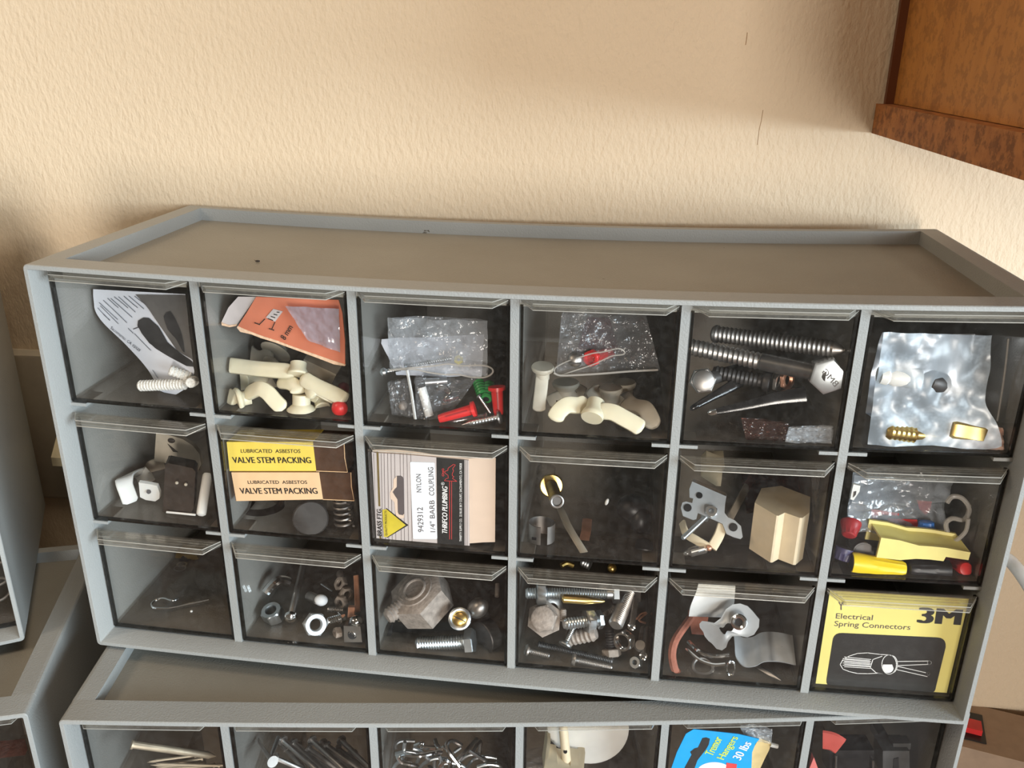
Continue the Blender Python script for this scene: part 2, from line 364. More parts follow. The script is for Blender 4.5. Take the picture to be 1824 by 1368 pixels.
        for zz in (zt - .0030, zt - .0001): he.tube([V((x0 + .0004, yf - .0002, zz + (.0014 if zz < zt - .001 else 0))), V((x0 + ch, yo, zz)), V((x0 + .5 * (x1 - x0), yo, zz)), V((x1 - ch, yo, zz)), V((x1 - .0004, yf - .0002, zz + (.0014 if zz < zt - .001 else 0)))], .00022, 5)
        for sx in (-1, 1):                                                   # slanted ends
            xe = x0 if sx < 0 else x1
            poly = [V((xe - sx * .0003, yf - .0001, zt - .0016)), V((xe - sx * ch, yo, zt - .0016)), V((xe - sx * (ch + .0013), yo, zt - .0016)), V((xe - sx * .0016, yf - .0001, zt - .0016))]
            h.prism(poly, (0, 0, -.0014))
        parts.append(('drawer', b, m_clear, None, [('handle', h, m_ledge, 'clear ridged ledge handle'), ('handle_highlight', he, m_rim), ('tray_floor', fl, m_floor), ('front_edge_darkening', eg, m_edge)]))
    return thing('drawer_cabinet', label, 'cabinet', parts, warp=warp), warp
ALL = [(c, r) for r in range(3) for c in range(6)]
def frame(x, y, z, yaw): return Matrix.Translation((x, y, z)) @ Matrix.Rotation(yaw, 4, 'Z')
_, warp_main = make_cabinet('grey plastic cabinet of eighteen clear drawers, the large one in the middle', Matrix(), .0029, .0044, ALL)
LX = frame(.0115, -.0537, -.002 - H, .1473)
_, warp_low = make_cabinet('grey plastic drawer cabinet underneath the large middle one, cut by the bottom edge', LX, .0048, .0045, ALL)
yL = math.radians(18.5); yU = math.radians(30)
def right_anchor(x, y, z, yaw): return frame(x - W * math.cos(yaw), y - W * math.sin(yaw), z, yaw)
MLL = right_anchor(-.0063, -.0512, -.002 - H, yL); MLU = right_anchor(-.0429, .0005, -.002, yU)
make_cabinet('grey drawer cabinet at the lower left corner, below another cabinet', MLL, 0, 0, [(c, r) for r in range(3) for c in (4, 5)])
make_cabinet('grey drawer cabinet at the left edge, on top of another cabinet', MLU, 0, 0, [(c, r) for r in range(3) for c in (4, 5)])
# ------------------------------------------------------------------ contents: materials
m_galv = M('galvanised_sheet', (.50, .53, .55), .42, .45, .1)
m_zinc = M('zinc_plated_steel', (.62, .66, .68), .34, 1.0, .10)
m_steel = M('dull_steel', (.42, .40, .38), .42, 1.0, .18)
m_rust = M('weathered_grey_steel', (.36, .31, .27), .7, .35, .25, 300, .3)
m_dark = M('dark_oiled_steel', (.075, .07, .068), .45, .6, .2)
m_gunsteel = M('gunmetal_steel', (.17, .165, .16), .36, .8, .15)
m_chrome = M('bright_chrome', (.80, .82, .83), .12, 1.0, .04)
m_brass = M('brass', (.62, .42, .14), .32, 1.0, .15)
m_gold = M('gold_plated_pin', (.80, .58, .20), .3, 1.0, .1)
m_copper = M('copper', (.78, .40, .26), .4, .8, .2)
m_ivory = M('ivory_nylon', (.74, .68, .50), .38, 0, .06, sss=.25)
m_ivoryd = M('dull_shaded_ivory_nylon', (.52, .47, .38), .55, 0, .1, sss=.15)  # darker copy of the ivory, shade of the rear anchors put into the colour
m_ivoryp = M('ivory_hard_plastic', (.74, .62, .43), .35, 0, .06)
m_white = M('white_plastic', (.78, .77, .73), .4, 0, .05, sss=.1)
m_beige = M('beige_plastic', (.50, .44, .35), .5, 0, .12)
m_black = M('black_rubber', (.012, .012, .013), .4, 0, .3)
m_blackg = M('glossy_black_plastic', (.015, .014, .014), .18, 0, .3)
m_brownp = M('dark_brown_plastic', (.040, .030, .024), .42, 0, .25)
m_red = M('red_plastic', (.66, .03, .03), .35, 0, .08, sss=.1)
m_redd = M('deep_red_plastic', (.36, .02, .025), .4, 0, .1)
m_green = M('green_plastic', (.03, .26, .06), .35, 0, .12)
m_yellow = M('yellow_plastic', (.86, .62, .02), .35, 0, .05, sss=.1)
m_yellowp = M('pale_yellow_plastic', (.80, .70, .22), .4, 0, .05)
m_blue = M('blue_plastic', (.05, .20, .62), .35)
m_purple = M('dark_violet_plastic', (.06, .05, .12), .4)
m_redrub = M('brick_red_rubber', (.36, .13, .085), .8, 0, .15, 300, .3)
m_wick = M('white_braided_cotton', (.80, .78, .72), .95, 0, .12, 900, .8, 1400)
m_paper = M('white_paper', (.72, .76, .84), .75, 0, .03)
m_print = M('grey_print', (.10, .10, .12), .8)
m_photo = M('dark_printed_picture', (.028, .027, .028), .5, 0, .5, 60)
m_photo2 = M('grey_printed_picture', (.12, .115, .11), .55, 0, .3, 60)
m_ink = M('black_ink', (.012, .011, .010), .6)
m_lineink = M('brown_grey_ink', (.10, .08, .08), .7)
m_cardy = M('yellow_carton', (.84, .64, .10), .6, 0, .05)
m_cardt = M('peach_tan_carton', (.83, .56, .32), .65, 0, .05)
m_carde = M('carton_edge', (.52, .22, .10), .7)
m_brownwin = M('brown_cellophane', (.085, .045, .028), .15, 0, .2)
m_cardgrey = M('lilac_grey_card', (.56, .50, .48), .55, 0, .03)
m_cardbeige = M('beige_card', (.72, .56, .44), .7, 0, .03)
m_label = M('white_label', (.80, .84, .88), .55, 0, .02)
m_whiteink = M('white_ink', (.85, .84, .82), .6)
m_redink = M('red_ink', (.75, .05, .05), .6)
m_tri = M('mustard_yellow_ink', (.62, .50, .04), .5)
m_olive = M('olive_ink', (.16, .11, .03), .6)
m_3m = M('pale_yellow_card', (.84, .74, .24), .35, 0, .05, 30)
m_orange = M('orange_red_card', (.66, .21, .12), .4, 0, .3, 22)
m_torn = M('torn_card_edge', (.80, .56, .38), .9, 0, .15, 500, .4)
m_cardwh = M('silvery_pink_card', (.60, .55, .54), .4, 0, .1)
m_azure = M('azure_card', (.0, .36, .80), .4, 0, .04)
m_lime = M('lime_ink', (.62, .72, .06), .5)
m_sand = M('sandy_yellow_card', (.78, .60, .28), .7, 0, .12)
m_bag = film('crinkled_clear_bag', (.90, .90, .91), 1.1, .07, .12, .9, 130, (.75, .76, .78))
m_bagm = film('milky_clear_bag', (.90, .90, .91), 1.2, .24, .16, 1.0, 90, (.72, .76, .80))
m_lilac = film('blister_reflection_film', (.66, .56, .62), 2.4, .34, .16, .9, 70, (.70, .70, .80), 1.6)  # bluish white reflection on the blister put into its haze colour
m_bagr = film('reddish_clear_bag', (.62, .34, .28), 1.0, .06, .15, .8, 90, (.5, .35, .3))
m_bagrd = film('deep_red_film', (.50, .06, .07), .8, .05, .15, .6, 90, (.4, .05, .06))
m_bagrim = film('bag_edge', (.75, .74, .72), 1.4, .35, .2, 0, 60, (.80, .76, .70))
m_silver = M('silvery_crinkled_film', (.60, .66, .74), .30, .35, .25, 45, 1.0, 70)
m_glass = film('small_glass_bulb', (.93, .90, .86), 1.5, .06, .05, 0, 60, (.8, .75, .7))
m_pink = M('pinkish_film', (.62, .42, .34), .35, .2, .3, 60, .8, 120)
# ------------------------------------------------------------------ contents: builders
VIEW = (V((.225, .06, .1)) - CAM).normalized()
LPN = LX.to_3x3() @ V((0, 1, 0))
def P(x, y, d): return PY(x, y, d)
def PL(x, y, d): return Plane(LX @ V((0, d, 0)), LPN).px(x, y)
def inplane(a, b): return (V(b) - V(a)).cross(VIEW).normalized()
def thread(A, B, r, pitch=.0012, core=.84, n=14, cap=True, tip=0.0):
    L = (V(B) - V(A)).length; k = max(3, int(L / pitch)); prof = [(0, r * .72)]
    if tip: prof = [(0, r * .06)]
    for i in range(k):
        t = L * (i + .5) / k; f = 1.0
        if tip and t < tip: f = .12 + .88 * t / tip
        prof += [(t, r * core * f), (t + L / k * .42, r * f)]
    prof.append((L, r * core)); return MB().lathe(A, B, prof, n)
def hexp(A, B, R, ph=0.0, ch=.10):
    L = (V(B) - V(A)).length; return MB().lathe(A, B, [(0, R * .88), (L * ch, R), (L * (1 - ch), R), (L, R * .88)], 6, ph=ph)
def along(A, B, t): return V(A) + (V(B) - V(A)).normalized() * t
def bolt(name, label, A, B, r, R, hh, mat, cat='bolt', pitch=.0012, head='hex', smooth=0.0, ph=0.0, group=None, hm=None, extra=None, tip=0.0):
    A = V(A); B = V(B); L = (B - A).length; H0 = along(A, B, L - hh); S0 = along(A, B, L - hh - smooth)
    parts = [('threaded_shank', thread(A, S0, r, pitch, tip=tip), mat)]
    if smooth: parts.append(('smooth_shank', MB().cyl(S0, H0, r * 1.02, 16), mat))
    if head == 'hex': h = hexp(H0, B, R, ph)
    elif head == 'pan': h = MB().lathe(H0, B, [(0, R), (hh * .45, R), (hh * .8, R * .8), (hh, R * .35)], 18)
    elif head == 'ball': h = MB().lathe(H0, B, [(0, R * .75), (hh * .3, R), (hh * .7, R * .85), (hh, R * .3)], 18)
    elif head == 'flat': h = MB().lathe(H0, B, [(0, r), (hh * .7, R), (hh, R)], 18)
    else: h = MB().lathe(H0, B, [(0, R * .95), (hh * .2, R), (hh * .85, R), (hh, R * .9)], 20)
    parts.append((head + '_head' if head in ('hex', 'pan', 'flat') else 'round_head', h, hm or mat))
    return thing(name, label, cat, parts + (extra or []), group)
def nutmb(c, ax, R, h, rh, ph=0.0):
    c = V(c); ax = V(ax).normalized(); q = ax.to_track_quat('Z', 'Y'); X = q @ V((1, 0, 0)); Y = q @ V((0, 1, 0)); n = 24
    def ring(t, f, hexa):
        o = []
        for k in range(n):
            a = 2 * math.pi * k / n
            r = f * (math.cos(math.pi / 6) / math.cos(((a + math.pi / 6) % (math.pi / 3)) - math.pi / 6) if hexa else 1)
            o.append(c + ax * t + (X * math.cos(a + ph) + Y * math.sin(a + ph)) * r)
        return o
    h2 = h / 2
    rs = [ring(-h2, rh, 0), ring(-h2, R * .86, 0), ring(-h2 * .8, R, 1), ring(h2 * .8, R, 1), ring(h2, R * .86, 0), ring(h2, rh, 0), ring(h2 * .6, rh * .85, 0), ring(h2 * .2, rh, 0), ring(-h2 * .2, rh * .85, 0), ring(-h2 * .6, rh, 0), ring(-h2, rh, 0)]
    return MB().loft(rs, cap=False)
def nut(name, label, c, ax, R, h, rh, mat, ph=0.0, cat='nut', group=None): return thing(name, label, cat, [(None, nutmb(c, ax, R, h, rh, ph), mat)], group)
def ringmb(c, ax, R, r, n=28, k=8, sq=(1, 1)):
    c = V(c); q = V(ax).normalized().to_track_quat('Z', 'Y'); rings = []
    for i in range(n + 1):
        a = 2 * math.pi * i / n; u = q @ V((math.cos(a) * sq[0], math.sin(a) * sq[1], 0)); z = q @ V((0, 0, 1))
        rings.append([c + u * R + (u * math.cos(2 * math.pi * j / k) + z * math.sin(2 * math.pi * j / k)) * r for j in range(k)])
    return MB().loft(rings, cap=False)
def bez(pts, n=24):
    pts = [V(p) for p in pts]; out = []
    for i in range(len(pts) - 1):
        p0 = pts[max(i - 1, 0)]; p1 = pts[i]; p2 = pts[i + 1]; p3 = pts[min(i + 2, len(pts) - 1)]; k = max(2, n // (len(pts) - 1))
        for j in range(k):
            t = j / k; out.append(.5 * ((2 * p1) + (p2 - p0) * t + (2 * p0 - 5 * p1 + 4 * p2 - p3) * t * t + (3 * p1 - p0 - 3 * p2 + p3) * t ** 3))
    out.append(pts[-1]); return out
def wing(px, d, w, t, wd=None, Pf=None):
    Pf = Pf or P; ds = d if isinstance(d, (list, tuple)) else [d] * len(px)
    path = bez([Pf(x, y, q) for (x, y), q in zip(px, ds)]); n = len(path)
    tp = [min(1, .35 + .65 * math.sin(min(1, min(i, n - 1 - i) / 3.0) * math.pi / 2)) for i in range(n)]
    return MB().strip(path, wd if wd is not None else inplane(path[0], path[-1]), w, t, tp, 12)
def poly_px(pl, pts, off=0.0): return [pl.px(x, y, off) for x, y in pts]
def flat(pl, pts, off, t=.0004): return MB().prism(poly_px(pl, pts, off), pl.n * t)
def zpts(x0, y0, s, pts): return [(x0 + x / s, y0 + y / s) for x, y in pts]
def linework(pl, lines, r, off=-.0001):
    mb = MB()
    for ln in lines:
        q = poly_px(pl, ln, off)
        for a, b in zip(q[:-1], q[1:]):
            d = (b - a); 
            if d.length < 1e-6: continue
            d.normalize(); s = d.cross(pl.n) * r; e = d * r * .6
            mb.prism([a - s - e, b - s + e, b + s + e, a + s - e], pl.n * .00006)
    return mb
_tc = {}
def glyphs(s, bold):
    if (s, bold) not in _tc:
        cu = bpy.data.curves.new('t', 'FONT'); cu.body = s; cu.offset = bold; cu.resolution_u = 3
        o = bpy.data.objects.new('t', cu); C.objects.link(o); bpy.context.view_layer.update()
        me = o.evaluated_get(bpy.context.evaluated_depsgraph_get()).to_mesh(); vs = [v.co.copy() for v in me.vertices]; fs = [tuple(p.vertices) for p in me.polygons]
        o.evaluated_get(bpy.context.evaluated_depsgraph_get()).to_mesh_clear(); bpy.data.objects.remove(o); bpy.data.curves.remove(cu)
        x0 = min(v.x for v in vs); x1 = max(v.x for v in vs); _tc[(s, bold)] = ([((v.x - x0) / (x1 - x0), v.y / .70) for v in vs], fs)
    return _tc[(s, bold)]
def letters(pl, items, off=-.00012):
    mb = MB()
    for s, o, e, t, bold, shear in items:
        O = pl.px(*o, off); X = pl.px(*e, off) - O; Y = pl.px(*t, off) - O; vs, fs = glyphs(s, 0.0); xd = X.normalized() * Y.length
        n = max(1, int(math.ceil(bold / .035)) + 1) if bold else 1
        for k in range(n):
            sh = xd * (bold * (k / (n - 1) - .5) if n > 1 else 0) + pl.n * (-.000004 * k)
            mb.add([O + sh + X * x + Y * y + xd * y * shear for x, y in vs], fs)
    return mb
def crumple(Sf, amp, freq, seed=0, dirv=None):
    dv = dirv or V((0, -1, 0))
    def S(u, v):
        p = Sf(u, v); n = mnoise.noise(V((u * freq + seed, v * freq, seed))) + .5 * mnoise.noise(V((u * freq * 2.3 + seed, v * freq * 2.3, seed + 5)))
        return p + dv * (n * amp)
    return S
def quadS(c, Pf=None):      # four corners (px, py, depth): TL TR BR BL
    q = [(Pf or P)(*k) for k in c]
    return lambda u, v: (q[0] * (1 - u) + q[1] * u) * (1 - v) + (q[3] * (1 - u) + q[2] * u) * v
def rowsS(rows, Pf=None):
    L = [(Pf or P)(*r[:3]) for r in rows]; R = [(Pf or P)(*r[3:6]) for r in rows]; n = len(rows) - 1
    L = bez(L, 8 * n); R = bez(R, 8 * n); k = len(L) - 1
    def S(u, v):
        f = v * k; i = min(int(f), k - 1); g = f - i
        a = L[i] * (1 - g) + L[i + 1] * g; b = R[i] * (1 - g) + R[i + 1] * g; return a * (1 - u) + b * u
    return S
def bag(name, label, S, mat, thick=.005, amp=.0025, freq=6, seed=1, extra=None, cat='plastic bag', n=22):
    f = MB().sheet(crumple(S, amp, freq, seed), n, n); b = MB().sheet(lambda u, v: crumple(S, amp, freq, seed + 9)(u, v) + V((0, thick * math.sin(math.pi * min(max(u, .02), .98)) ** .5, 0)), n, n)
    pr = [('front_film', f, mat), ('back_film', b, mat)] + (extra or [])
    return thing(name, label, cat, pr)
PXM = .00028    # metres per photo pixel near the drawer fronts
def toggle(label, hub, parts_px, d, mat, w=.0072, t=.0032, group='ivory nylon toggle anchors'):
    """hub = (px, py, depth, axis px offset, r_small, r_flange) or None; parts_px = list of wings, each a list of pixel points"""
    pr = []
    if hub:
        x, y, dd, (ax, ay, ad), rs, rf = hub; A = P(x, y, dd); B = P(x + ax, y + ay, dd + ad); L = (B - A).length
        pr.append(('hub', MB().lathe(A, B, [(0, rf * .92), (L * .12, rf), (L * .3, rf * .93), (L * .5, rs), (L, rs)], 20), mat))
    for k, pp in enumerate(parts_px): pr.append(('wing', wing(pp, d[k] if isinstance(d, (list, tuple)) else d, w, t), mat))
    return thing('toggle_anchor', label, 'wall anchor', pr, group)
CL = 'main'
# ------------------------------------------------------------------ top row, first drawer: leaflet and wicks
rows = [(166, 515, .042, 330, 524, .020), (167, 545, .041, 334, 556, .020), (182, 573, .040, 337, 590, .020), (225, 615, .038, 341, 620, .021), (263, 658, .035, 344, 650, .022), (285, 698, .031, 345, 668, .024), (295, 714, .029, 328, 694, .027)]
SL = rowsS(rows)
leaf = MB().sheet(SL, 20, 40)
_g = []
for i in range(81):
    for j in range(121):
        p = SL(i / 80, j / 120); c = RW @ (p - CAM); _g.append((912 + F * c.x / c.z, 684 + F * c.y / c.z, p))
def onL(x, y, o):
    best = sorted(_g, key=lambda q: (q[0] - x) ** 2 + (q[1] - y) ** 2)[:3]
    w_ = [1 / (.05 + (q[0] - x) ** 2 + (q[1] - y) ** 2) for q in best]; p = sum((q[2] * k for q, k in zip(best, w_)), V()) / sum(w_)
    return p + (CAM - p).normalized() * o
tl = MB()
def dash(x0, y0, x1, y1, wd=.00045):
    tl.strip([onL(x0 + (x1 - x0) * q / 3, y0 + (y1 - y0) * q / 3, .0007) for q in range(4)], V((0, -.2, 1)), wd, .0001, None, 4)
z1_ = lambda x, y: (70 + x / 5.26, 480 + y / 5.26)
for a_, b_ in (((545, 360), (660, 480)), ((570, 340), (740, 510)), ((560, 310), (735, 470)), ((600, 290), (820, 500)), ((640, 270), (740, 360)), ((670, 270), (870, 450)), ((700, 255), (830, 360)), ((740, 255), (900, 400)), ((790, 250), (920, 360)), ((840, 250), (980, 370)), ((600, 420), (660, 475)), ((890, 600), (1045, 760)), ((830, 550), (880, 600)), ((880, 560), (930, 540)), ((1060, 940), (1110, 1020)), ((890, 250), (1010, 340))):
    dash(*z1_(*a_), *z1_(*b_))
def sheet_text(st, p0, p1, up):
    vs, fs = glyphs(st, 0.0); tl.add([onL(p0[0] + (p1[0] - p0[0]) * x + up[0] * y, p0[1] + (p1[1] - p0[1]) * x + up[1] * y, .0008) for x, y in vs], fs)
sheet_text('Sacramento, CA 95828', (196, 585), (248, 627), (3.0, -3.7))
def patch(rows_, o, nu=10, nv=14):
    def S(u, v):
        f = v * (len(rows_) - 1); i = min(int(f), len(rows_) - 2); g = f - i
        r = [rows_[i][k] * (1 - g) + rows_[i + 1][k] * g for k in range(4)]
        return onL(*z1_(r[0] + (r[2] - r[0]) * u, r[1] + (r[3] - r[1]) * u), o)
    return MB().sheet(S, nu, nv)
dk = patch([(975, 450, 1030, 455), (925, 480, 1110, 530), (920, 530, 1150, 590), (960, 600, 1200, 680), (1030, 690, 1290, 760), (1090, 740, 1400, 840), (1220, 820, 1450, 880), (1380, 905, 1450, 912)], .0009)
gk = patch([(900, 235, 1440, 240), (1010, 350, 1440, 400), (1110, 500, 1450, 580), (1180, 600, 1450, 720), (1290, 760, 1460, 860)], .0006)
gk2 = patch([(1190, 400, 1230, 390), (1160, 440, 1280, 470), (1200, 560, 1330, 600), (1280, 650, 1350, 700), (1340, 760, 1360, 780)], .0012)
thing('folded_leaflet', 'curled white leaflet with small print and a dark picture, in the top left drawer', 'leaflet', [('sheet', leaf, m_paper), ('small_print', tl, m_print, 'rows of tiny dark print'), ('picture', dk, m_photo, 'dark printed picture'), ('picture', gk, m_photo2, 'dark grey printed picture'), ('picture', gk2, m_photo)])
def wick(label, A, B, r):
    L = (B - A).length; k = int(L / .0016); pr = [(0, r * .5)] + [(L * (i + .5 * j) / k, r * (1.0 if j else .84)) for i in range(k) for j in (0, 1)] + [(L, r * .5)]
    thing('cotton_wick', label, 'wick', [(None, MB().lathe(A, B, pr, 14), m_wick)], 'white braided wicks')
wick('white braided wick lying level across the foot of the leaflet', P(249, 687, .0235), P(332, 684, .0215), .0029)
wick('white braided wick slanting down to the right over the dark picture', P(302, 659, .020), P(341, 672, .024), .0027)
wick('short white braided wick seen end-on at the right side of the top left drawer', P(339, 682, .0165), P(346, 678, .024), .0027)
# ------------------------------------------------------------------ top row, second drawer
pl = Plane((.11, .0225, .17), V((.09, 1, -.08)))
z2 = lambda pts: zpts(350, 500, 5.262, pts)
cA = flat(pl, z2([(180, 378), (300, 250), (390, 150), (560, 150), (400, 380), (375, 415), (310, 430), (240, 408), (195, 398)]), .0012, .0005)
cB = flat(pl, z2([(382, 440), (400, 405), (470, 300), (560, 150), (1330, 180), (1365, 300), (1390, 560), (1392, 790), (1290, 765), (1160, 720), (1000, 660), (930, 632), (880, 620), (745, 570), (600, 525), (520, 492), (420, 470)]), 0, .0006)
tn = flat(pl, z2([(378, 440), (385, 425), (450, 455), (540, 490), (620, 520), (750, 560), (880, 610), (1010, 655), (1170, 710), (1300, 755), (1395, 785), (1390, 800), (1290, 785), (1160, 735), (1000, 675), (870, 628), (740, 580), (600, 537), (510, 502), (410, 480)]), -.0003, .0008)
tn2 = flat(pl, z2([(178, 378), (196, 385), (245, 398), (310, 418), (378, 408), (370, 425), (308, 436), (235, 418), (190, 402)]), .0008, .0008)
icon = flat(pl, z2([(650, 345), (720, 265), (808, 288), (735, 385)]), -.0005, .0003)
ik = linework(pl, [z2([(640, 360), (590, 410)]), z2([(545, 395), (590, 412)]), z2([(735, 390), (705, 455)]), z2([(680, 450), (725, 465)])] + [z2([(670 + i * 28, 355 - i * 20), (715 + i * 20, 372 - i * 25)]) for i in range(4)], .00022, -.0007)
tx = letters(pl, [('8 mm', z2([(830, 560)])[0], z2([(905, 440)])[0], z2([(782, 528)])[0], .03, 0)], -.0007)
blS = quadS([(508, 545, .0180), (604, 550, .0168), (606, 628, .0168), (548, 606, .0180)])
bl = MB().sheet(crumple(blS, .0010, 4, 3), 20, 20)
thing('torn_blister_card', 'torn orange red blister card with a ragged lower edge above ivory anchors', 'package', [('card', cB, m_orange), ('card_back', cA, m_cardwh, 'grey back card'), ('torn_edge', tn, m_torn), ('torn_edge', tn2, m_torn), ('icon', icon, m_cardwh), ('line_drawing', ik, m_ink), ('lettering', tx, m_ink), ('blister', bl, m_lilac, 'crumpled blister with painted lilac silver reflection')])
G2 = lambda s: s + ', second top drawer'
toggle(G2('long straight ivory toggle anchor across the top of the pile'), (530, 668, .026, (2, -22, .004), .0040, .0052), [[(388, 649), (420, 652), (470, 658), (528, 662)], [(538, 672), (565, 688), (600, 704), (616, 714)]], [[.034, .032, .030, .028], [.026, .024, .023, .022]], m_ivory, .0080, .0062)
toggle(G2('ivory toggle anchor standing upright on its round flange, front right'), (537, 737, .022, (0, -34, .002), .0044, .0072), [[(530, 702), (528, 690), (516, 682), (496, 680)], [(548, 705), (556, 695), (566, 692), (585, 702), (602, 710)]], [[.024, .025, .027, .030], [.022, .022, .023, .024, .026]], m_ivory, .0074, .0034)
toggle(G2('ivory toggle anchor with a drooping wing, front left of the pile'), (421, 714, .022, (24, -6, .004), .0040, .0066), [[(436, 705), (460, 693), (475, 698), (490, 714), (506, 730)], [(421, 711), (404, 704)]], [[.024, .022, .021, .020, .019], [.022, .028]], m_ivory, .0078, .0034)
toggle(G2('shaded ivory saddle-shaped toggle anchor at the back of the pile'), (490, 628, .056, (6, -10, .003), .0050, .0085), [[(425, 605), (440, 628), (462, 640), (485, 630)], [(490, 640), (470, 668), (486, 700)]], [[.060, .058, .056, .056], [.052, .050, .048]], m_ivoryd, .0095, .0040)
toggle(G2('ivory toggle anchor stub wedged under the long one at the left'), (424, 678, .040, (10, -6, .006), .0042, .0060), [[(432, 676), (452, 668), (480, 672)]], [[.042, .044, .046]], m_ivory, .0080, .0036)
toggle(G2('small ivory toggle anchor stub leaning in the lower right corner'), (575, 727, .026, (-4, -14, .004), .0034, .0038), [[(570, 710), (556, 704)]], [[.028, .030]], m_ivory, .0060, .0030)
bq = MB().prism([P(541, 640, .044), P(599, 667, .040), P(590, 686, .038), P(560, 690, .040), P(536, 668, .044)], (0, .012, .002))
thing('plastic_sleeve', 'dull grey translucent box-shaped sleeve below the torn orange card', 'sleeve', [(None, bq, m_ivoryd)])
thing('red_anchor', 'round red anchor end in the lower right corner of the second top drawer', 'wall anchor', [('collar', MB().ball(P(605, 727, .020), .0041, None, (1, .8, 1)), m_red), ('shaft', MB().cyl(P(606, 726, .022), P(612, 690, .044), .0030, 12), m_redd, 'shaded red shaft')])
# ------------------------------------------------------------------ top row, third drawer
z3 = lambda pts: zpts(630, 520, 5.262, pts)
ps = MB().sheet(crumple(quadS([(676, 604, .044), (862, 596, .042), (858, 672, .036), (706, 668, .040)]), .002, 3, 2), 14, 10)
thing('paper_slip', 'white paper slip showing through the clear bags in the third top drawer', 'paper', [(None, ps, m_paper)])
bag('open_bag', 'open clear bag with a wavy loop-shaped mouth in the third top drawer', quadS([(690, 566, .034), (868, 572, .032), (868, 672, .028), (694, 660, .031)]), m_bagm, .004, .003, 5, 4,
    [('bag_mouth', MB().tube(bez([P(*q, .026) for q in z3([(330, 730), (500, 715), (740, 695), (880, 675), (1010, 692), (1200, 688), (1290, 715), (1300, 760), (1230, 800), (1110, 800), (980, 775), (860, 775), (700, 755), (560, 725), (330, 735)])], 60), .00045, 6), m_bagrim, 'rolled milky edge')])
bag('zip_bag', 'small clear zip bag holding rusty scraps at the left of the third top drawer', quadS([(690, 682, .026), (732, 676, .025), (741, 753, .021), (699, 751, .023)]), m_bag, .003, .0015, 5, 8,
    [('zip_strip', MB().tube([P(725, 659, .024), P(733, 700, .0225), P(740, 752, .020)], .0008, 6), m_bagrim), ('rusty_scrap', MB().ball(P(718, 722, .026), .0035, V((1, 0, .3)), (1, .7, .6)), m_rust, 'brown rusty scrap')])
bag('clear_bag', 'clear plastic bag of silver brackets in the middle of the third top drawer', quadS([(738, 672, .026), (848, 676, .030), (800, 742, .022), (742, 752, .020)]), m_bag, .007, .003, 6, 12)
thing('silver_sleeve', 'white metal sleeve standing in the clear bag in the third top drawer', 'bracket', [('upright', MB().cyl(P(751, 690, .027), P(765, 741, .024), .0022, 12), m_white), ('crossbar', MB().cyl(P(757, 681, .029), P(796, 678, .032), .0019, 12), m_zinc)])
thing('silver_clip', 'small bright clip at the right inside the clear bag of brackets', 'clip', [(None, MB().strip(bez([P(778, 690, .03), P(792, 692, .03), P(800, 705, .03), P(788, 718, .028), P(806, 712, .03), P(818, 708, .03)], 16), V((0, 0, 1)), .0028, .0007), m_chrome)])
bolt('wood_screw', 'long silver screw lying in the open bag beside a yellow washer', P(805, 638, .034), P(722, 652, .034), .0012, .002, .0012, m_zinc, 'screw', .0011, 'flat')
nut('yellow_washer', 'pale yellow round washer on the white slip', P(817, 641, .034), -VIEW, .0024, .002, .0008, m_yellowp, cat='washer')
bolt('clear_headed_screw', 'screw with a bright round head poking out left of the open bag', P(716, 656, .034), P(677, 664, .028), .0013, .0022, .003, m_zinc, 'screw', .0011, 'ball')
for k, (a, b, lb) in enumerate((((852, 681, .036), (860, 704, .028), 'green ribbed anchor at the left of the green pair'), ((872, 684, .036), (866, 711, .026), 'green ribbed anchor with an open end toward the front'))):
    A = P(*a); B = P(*b); L = (B - A).length
    thing('green_anchor', lb, 'wall anchor', [('ribbed_sleeve', MB().lathe(A, B, [(L * i / 10, .0030 * (1 if i % 2 else .88)) for i in range(11)], 14), m_green), ('bore', MB().cyl(along(A, B, L - .0002), along(A, B, L + .0002), .0015, 12), m_black)], 'green anchors')
def red_anchor(label, A, B, r, col=m_red):
    A = V(A); B = V(B); L = (B - A).length; s = (B - A).normalized().orthogonal().normalized()
    thing('red_anchor', label, 'wall anchor', [('sleeve', MB().lathe(A, B, [(0, r * .75), (L * .1, r * .85), (L * .9, r), (L, r)], 14), col), ('flange', MB().cyl(along(A, B, L - .0004), along(A, B, L + .0012), r * 1.45, 16), col), ('slot', MB().strip([along(A, B, L * .2) - VIEW * r * .86, along(A, B, L * .85) - VIEW * r * .97], inplane(A, B), .0007, .0004), m_redd)], 'red plastic anchors')
red_anchor('red plastic anchor lying at the bottom of the third top drawer above two screws', P(782, 746, .018), P(842, 729, .020), .0026)
red_anchor('red plastic anchor standing upright at the right edge of the third top drawer', P(888, 738, .022), P(885, 693, .024), .0029)
bolt('wood_screw', 'silver wood screw just under the lying red anchor', P(793, 753, .0195), P(868, 740, .024), .0013, .0022, .0015, m_zinc, 'screw', .0014, 'flat', tip=.004)
bolt('wood_screw', 'silver wood screw nearest the front with its head at the lower right', P(822, 757, .0165), P(894, 742, .0185), .0015, .0034, .0018, m_zinc, 'screw', .0015, 'pan', tip=.004)
bolt('thin_screw', 'thin silver screw slanting below the green anchors', P(874, 736, .022), P(852, 704, .026), .0008, .0014, .001, m_zinc, 'screw', .0008, 'pan')
